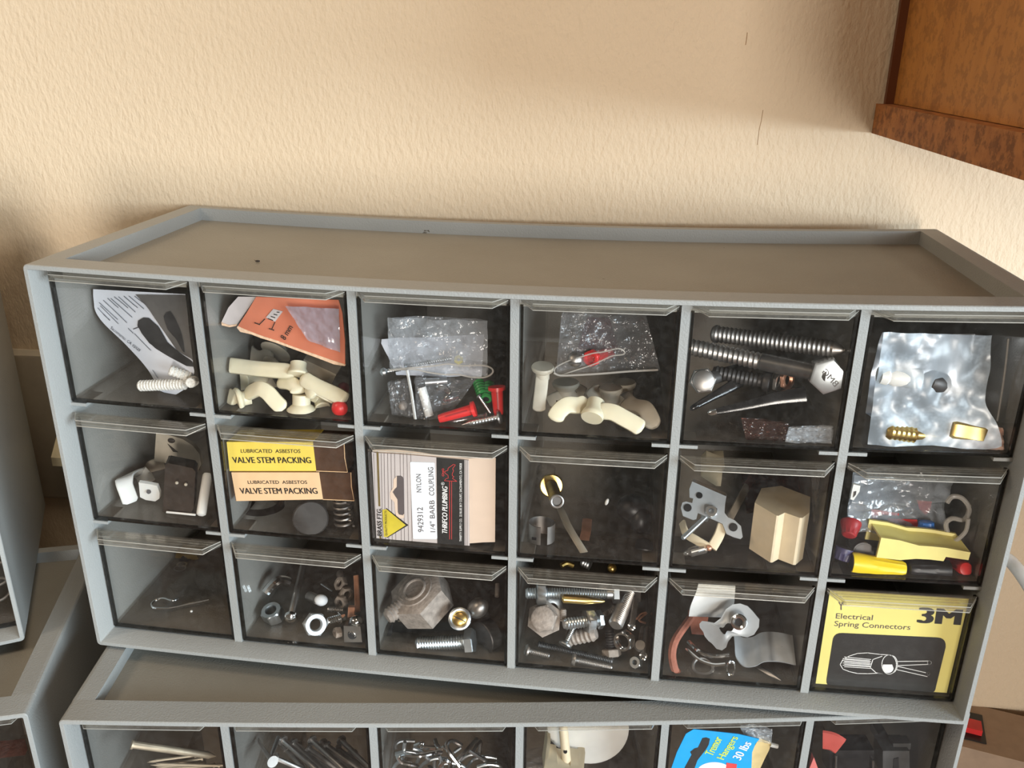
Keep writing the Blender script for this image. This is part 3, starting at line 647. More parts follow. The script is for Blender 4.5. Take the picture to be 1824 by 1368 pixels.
# ------------------------------------------------------------------ top row, fourth drawer
z4 = lambda pts: zpts(920, 540, 5.473, pts)
rim = [('bag_mouth', MB().tube(bez([P(*q, .026) for q in z4([(375, 690), (380, 630), (500, 565), (640, 520), (740, 490), (860, 472), (990, 442), (1050, 470), (1040, 500), (930, 515), (820, 565), (700, 615), (560, 660), (440, 700)])], 56), .00035, 6), m_bagrim, 'thin wavy edge'),
       ('bottom_seam', MB().tube(bez([P(*q, .024) for q in z4([(365, 680), (430, 705), (600, 700), (850, 685), (1100, 665), (1380, 650)])], 24), .0005, 6), m_bagrim, 'folded milky seam')]
bag('clear_bag', 'clear bag holding a red anchor above the ivory anchors in the fourth top drawer', quadS([(1000, 560, .034), (1150, 560, .034), (1176, 660, .026), (990, 666, .026)]), m_bag, .012, .003, 4, 21, rim)
thing('red_film', 'dark red card inside the clear bag in the fourth top drawer', 'card', [(None, MB().prism([P(1046, 566, .052), P(1085, 566, .052), P(1102, 622, .044), P(1075, 645, .042), P(1026, 628, .046)], (0, .0006, 0)), m_bagrd)])
A = P(1054, 638, .029); B = P(1086, 628, .046)
thing('red_anchor', 'red hollow anchor seen end-on inside the clear bag in the fourth top drawer', 'wall anchor', [('collar', nutmb(A, B - A, .0042, .003, .0024), m_red), ('sleeve', MB().cyl(A, B, .0028, 14), m_red)])
thing('slotted_screw', 'screw with a round grey slotted head beside the red hollow anchor', 'screw', [('round_head', MB().ball(P(1025, 640, .028), .0038, -VIEW, (1, 1, .7)), m_steel), ('slot', MB().box((-.0028, -.0034, -.0003), (.0028, -.0024, .0003), Matrix.Translation(P(1025, 643, .0283))), m_dark), ('threaded_shank', thread(P(1060, 620, .060), P(1026, 639, .030), .0018), m_steel)])
G4 = lambda s: s + ', fourth top drawer'
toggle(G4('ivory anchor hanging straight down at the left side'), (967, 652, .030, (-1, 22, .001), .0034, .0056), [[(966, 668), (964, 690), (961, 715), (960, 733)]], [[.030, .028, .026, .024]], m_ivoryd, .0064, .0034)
toggle(G4('large bow-shaped ivory toggle anchor at the front with both wings spread'), (1054, 745, .018, (8, -30, .008), .0042, .0056), [[(1048, 716), (1030, 722), (1010, 722), (995, 734), (987, 750)], [(1064, 732), (1090, 734), (1110, 744), (1130, 755), (1145, 765)]], [[.026, .024, .022, .020, .018], [.021, .020, .019, .018, .017]], m_ivory, .0082, .0034)
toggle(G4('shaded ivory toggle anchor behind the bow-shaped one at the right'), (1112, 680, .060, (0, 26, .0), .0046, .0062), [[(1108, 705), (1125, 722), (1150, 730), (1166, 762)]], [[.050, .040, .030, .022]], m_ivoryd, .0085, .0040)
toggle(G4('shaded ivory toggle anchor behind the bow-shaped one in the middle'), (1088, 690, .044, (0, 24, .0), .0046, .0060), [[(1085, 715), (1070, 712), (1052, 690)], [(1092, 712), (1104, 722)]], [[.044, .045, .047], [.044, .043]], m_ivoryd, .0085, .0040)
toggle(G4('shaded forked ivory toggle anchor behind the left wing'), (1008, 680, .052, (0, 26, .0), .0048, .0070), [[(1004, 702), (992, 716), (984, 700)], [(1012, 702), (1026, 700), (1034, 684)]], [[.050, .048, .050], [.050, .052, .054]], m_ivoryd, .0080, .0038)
# ------------------------------------------------------------------ top row, fifth drawer: lag screws
z5 = lambda pts: zpts(1200, 540, 5.068, pts)
bolt('lag_screw', 'dark lag screw at the top of the fifth top drawer, pointing right', P(1512, 625, .020), P(1268, 594, .050), .0041, .0044, .003, m_steel, 'lag screw', .0021, 'pan', tip=.006)
A = P(1225, 617, .046); B = P(1478, 668, .0175)
face = along(A, B, (B - A).length)
cx = (B - A).normalized()
hexc = P(1474, 668, .019); ax = (CAM + V((.10, 0, -.10)) - hexc).normalized()
hd = hexp(hexc + ax * -.0045, hexc + ax * .0030, .0085, .35, .06)
hpl = Plane(hexc + ax * .0031, -ax)
tx = letters(hpl, [('BMG', (1487, 690), (1464, 664), (1495, 682), .03, 0)], -.0001)
L = (hexc - A).length; S0 = along(A, hexc, L * .55)
thing('lag_screw', 'long lag screw with its stamped hexagonal head facing out in the fifth top drawer', 'lag screw', [('threaded_shank', thread(A, S0, .0042, .0024), m_steel), ('smooth_shank', MB().cyl(S0, hexc, .0041, 18), m_gunsteel, 'dark smooth shank'), ('hex_head', hd, m_zinc, 'bright stamped hexagonal head', [('stamped_letters', tx, m_dark)])])
hc = P(1252, 678, .024); ax = (V((hc.x, -.2, hc.z + .08)) - hc).normalized()
thing('hex_bolt', 'dark bolt with a rounded head facing out left in the lag screw drawer', 'bolt', [('hex_head', hexp(hc - ax * .004, hc + ax * .001, .0062, .2), m_steel), ('cap', MB().lathe(hc + ax * .0009, hc + ax * .003, [(0, .005), (.0012, .0048), (.002, .003)], 20), m_steel), ('threaded_shank', thread(P(1330, 655, .075), hc, .0034, .0018), m_dark)])
bolt('dark_bolt', 'blackened bolt lying behind the black clips in the fifth top drawer', P(1270, 662, .040), P(1372, 682, .032), .0034, .005, .003, m_dark, 'bolt', .0019, 'round')
nut('lock_washer', 'split ring washer at the end of the blackened bolt', P(1386, 680, .030), P(1400, 684, .028) - P(1372, 678, .032), .0052, .0016, .0036, m_steel, cat='washer')
nut('copper_ring', 'copper coloured ring by the middle of the lag screw drawer', P(1402, 677, .030), V((.7, -.7, .2)), .0048, .002, .0028, m_copper, cat='ring')
def clip5(label, pts, d, w0, w1, tipm):
    path = bez([P(x, y, q) for (x, y), q in zip(pts, d)], 14); n = len(path); tp = [w0 + (w1 - w0) * i / (n - 1) for i in range(n)]
    thing('black_clip', label, 'clip', [('body', MB().strip(path, inplane(path[0], path[-1]), 1.0, .0025, None, 10) if False else MB().strip(path, inplane(path[0], path[-1]), w1, .004, [t / w1 for t in tp], 10), m_blackg), ('tip', MB().lathe(path[0], along(path[0], path[-1], -.004), [(0, w0 * .5), (.003, w0 * .45), (.004, w0 * .2)], 12), tipm)], 'black plastic clips')
clip5('black tapered clip with a bright tip lying in front', [(1276, 733), (1330, 722), (1380, 710), (1434, 702)], [.020, .021, .022, .023], .0030, .0075, m_chrome)
clip5('black tapered clip behind the one with the bright tip, rising to the right', [(1242, 722), (1270, 706), (1300, 690), (1318, 678)], [.026, .030, .034, .038], .0030, .0062, m_blackg)
bag('clear_film', 'scrap of milky film at the lower right of the lag screw drawer', quadS([(1405, 762, .018), (1492, 760, .018), (1490, 792, .0165), (1398, 790, .0165)]), m_bagm, .002, .0016, 5, 31)
bag('pinkish_film', 'pinkish clear film beside the milky scrap in the lag screw drawer', quadS([(1320, 745, .024), (1405, 755, .022), (1398, 791, .0175), (1330, 789, .0175)]), m_bagr, .002, .0016, 5, 35)
# ------------------------------------------------------------------ top row, sixth drawer: bag of brass fittings
z6 = lambda pts: zpts(1500, 540, 4.716, pts)
sb = MB().sheet(crumple(rowsS([(1574, 592, .0215, 1768, 598, .0225), (1566, 650, .0205, 1766, 650, .0235), (1558, 700, .0200, 1752, 710, .0215), (1550, 750, .0185, 1778, 760, .0180), (1544, 803, .0170, 1786, 806, .0170)]), .0024, 3.2, 41), 44, 40)
sb2 = MB().sheet(crumple(rowsS([(1572, 592, .060, 1770, 598, .060), (1545, 700, .056, 1770, 710, .056), (1540, 803, .050, 1792, 806, .050)]), .004, 3, 44), 20, 20)
pk = MB().sheet(crumple(quadS([(1735, 756, .022), (1786, 762, .022), (1793, 808, .0164), (1700, 806, .0164)]), .003, 5, 47), 14, 14)
seam = MB().tube(bez([P(1796, 603, .028), P(1790, 660, .028), P(1782, 715, .027), P(1776, 750, .026)], 12), .0005, 6)
thing('silvery_bag', 'crumpled silvery blue bag filling the top right drawer', 'plastic bag', [('front_film', sb, film('silvery_blue_film', (.80, .83, .86), 1.5, .26, .3, .40, 26, (.72, .85, .97), 1.5, dust=.75, dscale=24)), ('back_film', sb2, m_silver), ('pink_corner', pk, m_pink, 'pinkish crumpled corner'), ('bag_seam', seam, m_bagrim, 'pale straight seam')])
A = P(1576, 768, .0186); B = P(1628, 774, .0200)
thing('brass_fitting', 'threaded brass fitting end showing at the bottom of the silvery bag', 'fitting', [('thread', thread(A, B, .0040, .0022, .9), m_gold), ('tail', MB().cyl(B, P(1682, 778, .026), .0028, 14), m_brass)])
thing('brass_fitting', 'pale brass nut behind the film at the lower right of the silvery bag', 'fitting', [(None, hexp(P(1690, 762, .0212), P(1750, 772, .0217), .0056, .3), m_brass)])
thing('dark_fitting', 'dark round fitting showing through the middle of the silvery bag', 'fitting', [(None, MB().lathe(P(1652, 678, .0235), P(1690, 690, .030), [(0, .004), (.003, .0055), (.009, .0055), (.011, .004)], 16), m_dark)])
thing('white_fitting', 'white ribbed fitting at the left of the silvery bag', 'fitting', [(None, MB().lathe(P(1566, 668, .0240), P(1640, 675, .0255), [(0, .004), (.003, .0045), (.004, .0038), (.006, .0046), (.018, .0046)], 16), m_white)])
m_blackr = M('dark_brown_rubber', (.022, .018, .015), .6, 0, .2)
# ------------------------------------------------------------------ middle row, first drawer
def z(x0, y0, s): return lambda pts: zpts(x0, y0, s, pts)
a21 = z(120, 720, 5.948)
cp = bez([P(236, 901, .030), P(228, 880, .031), P(221, 856, .034), P(232, 845, .044), P(252, 843, .056), P(262, 858, .050)], 20)
thing('cable_clip', 'white curved cable clip with a holed tab in the left middle drawer', 'clip', [('strap', MB().strip(cp, V((.5, .85, .1)), .0090, .0016, [.35] + [.7] + [1] * (len(cp) - 2)), m_white), ('tab', MB().prism([P(*q, .032) for q in a21([(755, 830), (880, 850), (950, 865), (978, 940), (975, 1000), (930, 1030), (830, 1015), (770, 985)])], (0, .0018, .0006)), m_white, None, [('screw_hole', MB().cyl(P(265, 876, .0322), P(265, 876, .0312), .0012, 14), m_dark)])])
cp2 = bez([P(250, 848, .060), P(268, 832, .066), P(292, 824, .070)], 10)
thing('cable_clip', 'shaded pale cable clip behind the brown block in the middle row', 'clip', [(None, MB().strip(cp2, V((0, .3, 1)), .0075, .0016), m_beige)])
fp = [P(*q, .026) for q in ((287, 912), (296, 832), (342, 838), (346, 840), (350, 860), (342, 913))]
blk = MB().prism([P(290, 911, .024), P(294, 828, .032), P(299, 825, .032), P(343, 834, .031), P(348, 840, .031), P(345, 905, .024), P(340, 914, .023)], (-.004, .011, -.001))
thing('relay_block', 'dark brown block with two pale dots in the left middle drawer', 'block', [('body', blk, m_brownp), ('dot', MB().ball(P(315, 860, .0265), .0009, None), m_beige), ('dot', MB().ball(P(331, 863, .0265), .0009, None), m_beige), ('base_edge', MB().tube([P(297, 912, .0225), P(348, 917, .0215)], .0006, 6), m_white, 'white lower edge')])
thing('white_rod', 'white round-ended rod standing at the right of the brown block', 'rod', [(None, MB().lathe(P(358, 919, .020), P(369, 850, .034), [(0, .0012), (.0008, .0024), (.002, .0026), (.022, .0026), (.023, .002)], 14), m_white)])
thing('beige_plate', 'beige rounded plastic plate with dark marks at the back of the left middle drawer', 'plate', [('plate', MB().prism([P(*q, .064) for q in a21([(940, 300), (1090, 330), (1220, 370), (1330, 440), (1400, 530), (1415, 640), (1380, 720), (1200, 660), (1020, 620), (920, 600)])], (0, .003, 0)), m_beige), ('dark_mark', MB().prism([P(*q, .0636) for q in a21([(1060, 420), (1170, 510), (1120, 505)])], (0, .0004, 0)), m_brownp), ('dark_mark', MB().ball(P(305, 785, .0636), .0022, None, (1, .3, .7)), m_brownp), ('dark_mark', MB().ball(P(303, 817, .0636), .0018, None, (.7, .3, 1)), m_brownp)])
# ------------------------------------------------------------------ middle row, second drawer: packing boxes
def carton(label, BL, TL, TR, BR, splitT, splitB, d, colr, texts, depth):
    pl = Plane(P(*TL, d), V((0, 1, -.05)))
    q = lambda a, o=0.0: pl.px(*a, o)
    back = pl.n * depth
    sl = MB().prism([q(BL), q(TL), q(splitT), q(splitB)], back)
    win = MB().prism([q(splitB, .0003), q(splitT, .0003), q(TR, .0003), q(BR, .0003)], back * .96)
    fl = MB()
    fl.prism([q((BL[0] - 1, BL[1]), .001), q(TL, .0005), q((TL[0] - 3.5, TL[1] + 6), .003), q((BL[0] - 8, BL[1] - 14), .004)], back * .8)
    fr = MB().tube([q(TR, -.0001), q((TR[0] + 1, (TR[1] + BR[1]) / 2), -.0002), q(BR, -.0001), q(splitB, -.0001)], .00022, 5)
    tx = letters(pl, texts, -.00015)
    thing('packing_box', label, 'box', [('sleeve', sl, colr), ('window', win, m_brownwin, 'dark see-through end'), ('end_flap', fl, m_carde), ('window_edge', fr, m_cardt), ('lettering', tx, m_ink)])
carton('yellow valve stem packing box, on top of a peach coloured one', (409, 839), (399, 787), (613, 790), (619, 841), (557, 787), (563, 839), .0175, m_cardy,
       [('LUBRICATED  ASBESTOS', (429.1, 806.4), (535, 806.9), (428.8, 800), .03, 0), ('VALVE STEM PACKING', (415.6, 824.6), (554.8, 825), (413.1, 814), .075, 0)], .017)
carton('peach coloured valve stem packing box, under a yellow one', (421, 892.5), (412, 841.5), (625, 841.5), (631, 892), (568, 841.5), (575, 889.5), .0172, m_cardt,
       [('LUBRICATED  ASBESTOS', (441.9, 861.9), (547.3, 861.9), (441, 856), .03, 0), ('VALVE STEM PACKING', (428.8, 879.5), (566.1, 879.5), (426.2, 869.1), .075, 0)], .017)
for k, (c, R, lb) in enumerate((((462, 893, .042), .0115, 'wide dark rubber ring, upper of two under the packing boxes'), ((468, 912, .038), .0100, 'dark rubber ring, lower of two under the packing boxes'))):
    thing('rubber_ring', lb, 'ring', [(None, ringmb(P(*c), V((.15, -.55, .8)), R, .0020), m_brownp)], 'rubber rings')
thing('rubber_disc', 'round dark rubber disc standing under the peach packing box', 'disc', [(None, MB().lathe(P(553, 924, .0178), P(553, 922, .0215), [(0, .0085), (.0006, .0092), (.003, .0092), (.0036, .0085)], 28), m_blackr)])
sp = MB()
hx = [P(614, 936, .024) + V((math.cos(t * .5) * (.0048 - .0000 * t), math.sin(t * .5) * .0048, t * .00026)) for t in range(0, 62)]
thing('brown_spring', 'coil of stacked brownish rings at the right under the packing boxes', 'spring', [(None, MB().tube(hx, .0007, 6), m_steel)])
# ------------------------------------------------------------------ middle row, third drawer: plumbing card
z23 = z(640, 760, 5.946)
pl = Plane((0, .0168, .1), V((0, 1, 0)))
def zt(x, y): return (640 + x / 5.946, 760 + y / 5.946)
base = flat(pl, z23([(122, 268), (170, 278), (400, 290), (560, 303), (815, 325), (1112, 352), (1160, 358), (1168, 1277), (1112, 1272), (827, 1250), (560, 1230), (290, 1222), (140, 1217)]), 0, .0004)
back = flat(pl, z23([(120, 255), (150, 243), (400, 244), (620, 268), (830, 302), (1160, 335), (1444, 330), (1437, 1222), (1300, 1226), (1168, 1236), (1000, 1240), (150, 1205)]), .0012, .0005)
xs = [(152, 166), (232, 250), (262, 278), (300, 314), (336, 350), (374, 388), (432, 446), (466, 480), (504, 522), (545, 560)]
st = linework(pl, [z23([(a, 285), (b, 1226)]) for a, b in xs] + [z23([(1122, 356), (1122, 1272)]), z23([(1142, 358), (1142, 1274)])], .00011, -.00006)
ol = linework(pl, [z23([(193, 276), (213, 838)]), z23([(222, 1165), (228, 1200)])], .0005, -.0001)
band = flat(pl, z23([(817, 327), (1112, 353), (1113, 1271), (827, 1250)]), -.00012, .0001)
lab = flat(pl, z23([(537, 380), (548, 373), (786, 380), (798, 390), (826, 1180), (816, 1192), (580, 1190), (569, 1180)]), -.00022, .0001)
tsh = flat(pl, z23([(284, 860), (520, 1044), (292, 1180), (290, 1165), (488, 1044), (286, 880)]), -.00016, .0001)
tri = flat(pl, z23([(245, 880), (290, 876), (492, 1044), (298, 1168), (262, 1168), (250, 1000)]), -.0002, .0001)
hole = flat(pl, z23([(398, 522), (440, 520), (462, 535), (470, 570), (474, 920), (462, 938), (420, 930), (408, 905), (404, 770), (380, 735), (356, 692), (375, 660), (398, 640)]), -.0002, .0001)
holee = flat(pl, z23([(398, 522), (362, 560), (362, 640), (325, 700), (330, 760), (372, 800), (385, 930), (405, 968), (440, 975), (474, 965), (474, 925), (415, 930), (404, 770), (350, 692), (395, 640)]), -.00016, .0001)
tk = letters(pl, [('9429312', zt(682, 1117), zt(672, 855), zt(622, 1117), 0, 0), ('NYLON', zt(658, 695), zt(652, 503), zt(606, 695), 0, 0), ('1/4" BARB', zt(806, 1117), zt(795, 780), zt(752, 1117), 0, 0), ('COUPLING', zt(795, 730), zt(783, 430), zt(740, 730), 0, 0)], -.00034)
tb = letters(pl, [('BRASS FTG.', zt(240, 1160), zt(234, 866), zt(192, 1160), .07, .15), ('QUALITY PRODUCTS', zt(296, 1154), zt(291, 890), zt(274, 1154), .006, 0)], -.00032)
tw = letters(pl, [('THRIFCO PLUMBING', zt(931, 1137), zt(933, 640), zt(876, 1137), .07, .25), ('\u00ae', zt(902, 620), zt(902, 588), zt(868, 620), 0, 0), ('THRIFTY SUPPLY CO.  22 BLUE SKY COURT, SACRAMENTO, CA 95828', zt(1085, 1215), zt(1086, 388), zt(1061, 1215), .03, 0)], -.00026)
fau = linework(pl, [z23(q) for q in ([(956, 1193), (956, 580)], [(978, 1193), (978, 580)],
      [(900, 573), (1034, 580), (1005, 560), (985, 548), (1003, 530), (985, 520), (984, 500), (998, 470), (988, 445), (1018, 406), (998, 399), (940, 440), (938, 465), (910, 470), (905, 492), (938, 512), (943, 545), (922, 548), (900, 573)],
      [(876, 450), (890, 444), (896, 452), (886, 490), (898, 515), (888, 526), (876, 515), (886, 480), (876, 450)], [(905, 480), (890, 482)])], .0001, -.00026)
thing('plumbing_card', 'grey, white and black fitting card turned on its side in the middle row', 'card', [('card', base, m_cardgrey), ('back_flap', back, m_cardbeige, 'beige blank back flap'), ('pinstripes', st, m_lineink), ('olive_rule', ol, m_olive), ('black_band', band, m_ink), ('price_label', lab, m_label, 'white typed label', [('typed_lettering', tk, m_lineink)]), ('triangle_edge', tsh, m_ink), ('triangle', tri, m_tri, 'mustard yellow triangle'), ('hang_hole_edge', holee, m_cardbeige), ('hang_hole', hole, m_lineink), ('lettering', tb, m_ink, 'black slanted lettering'), ('lettering', tw, m_whiteink, 'white lettering'), ('tap_emblem', fau, m_redink, 'red outline of a tap')])
# ------------------------------------------------------------------ middle row, fourth drawer
A = P(981, 862, .060); B = P(992, 893, .020)
L = (B - A).length
thing('brass_nipple', 'hollow brass threaded fitting with a round flange in the dark middle row drawer', 'fitting', [('flange', MB().lathe(along(A, B, .0028), along(A, B, .0052), [(0, .0058), (.0006, .0064), (.0018, .0064), (.0024, .0058)], 28), m_brass), ('threaded_tube', thread(along(A, B, .005), along(A, B, L - .001), .0034, .0010, .92), m_brass), ('open_end', ringmb(B, B - A, .0029, .0007), m_steel, 'dull round opening'), ('bore', MB().cyl(along(A, B, L - .0016), along(A, B, L - .0006), .0027, 16), m_black)])
thing('clear_thimble', 'small clear plastic cap behind the brass fitting', 'cap', [(None, MB().lathe(P(972, 850, .075), P(974, 833, .080), [(0, .005), (.006, .005), (.0065, .004)], 18), m_glass)])
c0 = P(963, 972, .024); up = V((0, 0, 1)); rg = []
for i in range(31):
    a = math.radians(-60) + math.radians(330) * i / 30; rg.append(c0 + V((math.cos(a) * .0068, math.sin(a) * .0058 + .004, 0)))
thing('spring_clamp', 'thin bright metal band clamp standing on edge, bottom left of the dark drawer', 'clamp', [('band', MB().sheet(lambda u, v: rg[min(30, int(u * 30 + .5))] + up * (.0115 * (1 - v)), 30, 3, 1, V((0, .0005, 0))), m_steel), ('slot', MB().prism([rg[26] + V((.0002, -.0006, .0035)), rg[28] + V((.0004, -.0004, .004)), rg[28] + V((.0004, -.0004, .0055)), rg[26] + V((.0002, -.0006, .005))], (0, .0004, 0)), m_black)])
thing('tan_stick', 'thin tan stick lying toward the front in the dark middle row drawer', 'stick', [(None, MB().tube([P(988, 890, .075), P(1012, 938, .042), P(1040, 992, .0185)], .0021, 8), m_beige)])
thing('copper_strap', 'short flat copper strap with a ragged end beside the tan stick', 'strap', [(None, MB().strip(bez([P(1046, 925, .050), P(1044, 948, .040), P(1040, 972, .030)], 10), V((1, 0, 0)), .0052, .0012, None, 8), m_copper)])
thing('rubber_bulb', 'black rubber bulb at the right of the dark middle row drawer', 'rubber part', [('bulb', MB().ball(P(1126, 905, .050), .0085, None, (1, .9, .85)), m_black), ('neck', MB().ball(P(1140, 928, .046), .0075, None, (.8, .9, 1.1)), m_black)])
thing('rubber_plug', 'small black rubber plug in the lower right corner of the dark drawer', 'rubber part', [(None, MB().lathe(P(1146, 988, .026), P(1148, 960, .034), [(0, .0042), (.0005, .0048), (.007, .0042), (.008, .003)], 16), m_black)])
thing('white_bead', 'tiny white chip in the middle of the dark drawer', 'chip', [(None, MB().ball(P(1081, 894, .034), .0009, V((.3, 0, 1)), (1, 1, 2.2)), m_white)])
# ------------------------------------------------------------------ middle row, fifth drawer
z25 = z(1180, 780, 5.472)
pl = Plane(P(1262, 905, .034), V((.10, .72, -.68)))
pts = z25([(290, 425), (300, 410), (625, 555), (610, 650), (605, 730), (640, 775), (700, 800), (765, 860), (782, 965), (760, 985), (690, 965), (625, 935), (585, 835), (345, 730), (330, 790), (300, 800), (200, 760), (180, 680), (195, 630), (230, 620), (290, 635), (300, 590), (265, 580), (262, 500)])
hol = MB()
for x, y, r in ((360, 560, .0016), (245, 680, .0020), (690, 870, .0021)):
    c = pl.px(*z25([(x, y)])[0], -.0004); hol.cyl(c, c + pl.n * .0003, r, 16)
fold = MB().prism([pl.px(*q, -.0002) for q in z25([(290, 425), (305, 398), (625, 540), (622, 570)])], pl.n * .0012)
cs = pl.px(1267, 911, -.001)
thing('switch_bracket', 'grey metal mounting bracket with two rounded holed ears in the middle row', 'bracket', [('plate', flat(pl, pts, 0, .0009), m_galv), ('holes', hol, m_black, 'dark holes'), ('folded_edge', fold, m_chrome, 'bright folded edge'), ('nut', nutmb(cs, pl.n, .0032, .0020, .0014), m_zinc)])
bolt('machine_screw', 'long thin screw sticking out below the grey mounting bracket', P(1216, 959, .018), P(1258, 920, .034), .0013, .0022, .0015, m_zinc, 'screw', .0008, 'pan')
ib = MB().prism([P(1248, 848, .058), P(1258, 838, .060), P(1286, 850, .056), P(1284, 866, .052), P(1276, 866, .050)], (.001, .016, .004)); ib2 = MB().prism([P(1262, 833, .072), P(1291, 832, .072), P(1286, 846, .066), P(1258, 838, .066)], (0, .012, .004))
thing('ivory_switch', 'ivory plastic switch body behind the grey mounting bracket', 'switch', [('body', ib, m_ivoryp), ('rocker', ib2, m_ivoryp)])
A = P(1217, 987, .018); B = P(1258, 976, .021); L = (B - A).length
lead1 = MB().strip(bez([P(1215, 930, .034), P(1222, 950, .028), P(1240, 962, .024), P(1262, 975, .0215)], 14), V((.3, .2, 1)), .0045, .0016); lead2 = MB().strip(bez([P(1287, 935, .030), P(1280, 955, .026), P(1268, 976, .0215)], 10), inplane(P(1287, 935, .03), P(1268, 976, .0215)), .0052, .0018)
thing('neon_lamp', 'tiny glass neon lamp with two flat ivory leads lying on the drawer bottom', 'lamp', [('glass_bulb', MB().lathe(A, B, [(0, .0005), (.0012, .0012), (.0026, .0012), (.0036, .0023), (L - .001, .0025), (L, .002)], 16), m_glass), ('electrodes', MB().cyl(along(A, B, .004), along(A, B, L - .001), .0008, 8), m_steel), ('lead', lead1, m_ivoryp), ('lead', lead2, m_ivoryp), ('solder_joint', MB().ball(P(1263, 976, .0205), .0015, None), m_copper)])
thing('tan_strip', 'narrow tan strip slanting up behind the mounting bracket', 'strip', [(None, MB().strip([P(1299, 924, .040), P(1322, 882, .060), P(1347, 838, .085)], inplane(P(1299, 924, .04), P(1347, 838, .085)), .0042, .0012, None, 8), m_beige)])
bt = [(1333, 987, .030), (1372, 1001, .0185), (1376, 999, .0185), (1386, 998, .022), (1412, 1009, .0178), (1417, 1006, .0180), (1429, 1000, .024), (1440, 960, .040), (1380, 950, .050), (1345, 960, .046)]
tpz = P(1402, 917, .020).z; zb0 = P(1386, 1000, .02).z
pb = [V((P(*q).x, P(*q).y, zb0)) for q in bt]
blk = MB().prism(pb, (0, 0, tpz - zb0))
pr = MB()
thing('plug_block', 'large ivory ribbed plug block standing at the right of the middle row drawer', 'plug', [('body', blk, m_ivoryp), ('side_screw', MB().ball(P(1436, 927, .030), .0012, None), m_brownp)])
bag('reddish_bag', 'reddish brown see-through bag behind the ivory plug block', quadS([(1320, 838, .075), (1452, 838, .072), (1450, 905, .052), (1330, 915, .056)]), m_bagr, .012, .004, 4, 51)
bag('clear_bag', 'narrow clear bag edge at the right side of the plug block', quadS([(1446, 845, .030), (1466, 848, .026), (1464, 935, .022), (1448, 930, .026)]), m_bag, .003, .002, 4, 54)
# ------------------------------------------------------------------ middle row, sixth drawer
z26 = z(1470, 800, 5.26)
bag('printed_bag', 'milky white bag with blurred red print in the right middle drawer', rowsS([(1522, 846, .040, 1706, 856, .046), (1518, 880, .034, 1690, 884, .044), (1512, 915, .030, 1684, 910, .042), (1512, 948, .028, 1690, 945, .040)]), film('milky_blue_white_film', (.80, .80, .82), 1.6, .30, .2, .9, 60, (.66, .72, .78), 1.6), .012, .004, 3.5, 61,
    [('red_print', MB().add([P(*q, .037) for q in z26([(430, 560), (690, 600), (690, 625), (500, 610), (480, 660), (440, 670)])], [(0, 1, 2, 3, 4, 5)]).add([P(*q, .043) for q in z26([(860, 480), (1000, 490), (985, 570), (940, 620), (880, 560)])], [(0, 1, 2, 3, 4)]).add([P(*q, .037) for q in z26([(580, 650), (860, 660), (880, 740), (700, 700), (600, 690)])], [(0, 1, 2, 3, 4)]), m_red, 'blurred red print')])
cf = bez([P(*q, .030) for q in z26([(1140, 500), (1190, 445), (1280, 460), (1350, 560), (1300, 660), (1190, 650), (1130, 700), (1150, 800)])], 30); cf2 = bez([P(*q, .026) for q in z26([(1340, 650), (1320, 760), (1260, 830), (1200, 870)])], 14)
thing('clear_tubing', 'loose loop of clear plastic trim at the right of the printed bag', 'tubing', [(None, MB().tube(cf, .0012, 8).tube(cf2, .0010, 8), m_bagrim)])
def wirenut(label, A, B, r0, r1, col, ribs=True, group='wire connectors'):
    A = V(A); B = V(B); L = (B - A).length; n = 24
    q = (B - A).normalized().to_track_quat('Z', 'Y'); X = q @ V((1, 0, 0)); Y = q @ V((0, 1, 0)); rings = []
    for t, r, rb in ((.0, r0 * .98, 0), (.12, r0, 0), (.3, r0 * .92, 0), (.45, (r0 + r1) * .5, 1), (.75, r1 * 1.03, 1), (.92, r1, 1), (.98, r1 * .85, 0), (1, r1 * .5, 0)):
        rings.append([A + (B - A) * t + (X * math.cos(2 * math.pi * k / n) + Y * math.sin(2 * math.pi * k / n)) * r * (1 + (.05 * (-1) ** k if rb and ribs else 0)) for k in range(n)])
    thing('wire_nut', label, 'wire connector', [('shell', MB().loft(rings), col), ('opening', MB().cyl(along(A, B, -.0001), along(A, B, .0002), r0 * .82, 20), m_dark)], group)
wirenut('bright yellow wire connector lying at the front of the right middle drawer', P(1516, 1002, .0195), P(1613, 1014, .0195), .0052, .0038, m_yellow)
wirenut('black ribbed wire connector to the right of the bright yellow one', P(1690, 1014, .021), P(1618, 1012, .020), .0044, .0034, m_black)
wirenut('red wire connector in the lower right corner of the right middle drawer', P(1690, 1006, .034), P(1722, 1014, .020), .0046, .0036, m_red)
wirenut('red wire connector at the left wall, behind the yellow one', P(1516, 930, .032), P(1512, 955, .026), .0050, .0034, m_redd)
wirenut('dark violet wire connector low at the left wall of the right middle drawer', P(1505, 976, .024), P(1498, 998, .022), .0042, .0036, m_purple)
wirenut('brown wire connector with its opening turned to the front, behind the yellow one', P(1538, 984, .024), P(1520, 968, .040), .0050, .0036, m_brownp)
wirenut('blue wire connector showing through the printed bag', P(1650, 956, .034), P(1650, 928, .036), .0046, .0034, m_blue)
pl = Plane(P(1640, 985, .0178), V((.06, 1, -.12)))
fr = z26([(525, 830), (700, 855), (880, 905), (1000, 912), (1125, 925), (1362, 968), (1342, 1040), (1130, 1010), (1108, 1050), (980, 1035), (850, 1028), (700, 1040), (480, 1015)])
sidep = MB().prism([pl.px(*q, 0) for q in fr], pl.n * .0022)
tpv = V((-.003, .0115, .0028))
top = MB().prism([pl.px(*q, .002) for q in z26([(525, 832), (700, 856), (880, 906), (1000, 914), (1125, 927), (1362, 970), (1355, 985), (1125, 945), (870, 925), (700, 875), (522, 850)])], tpv)
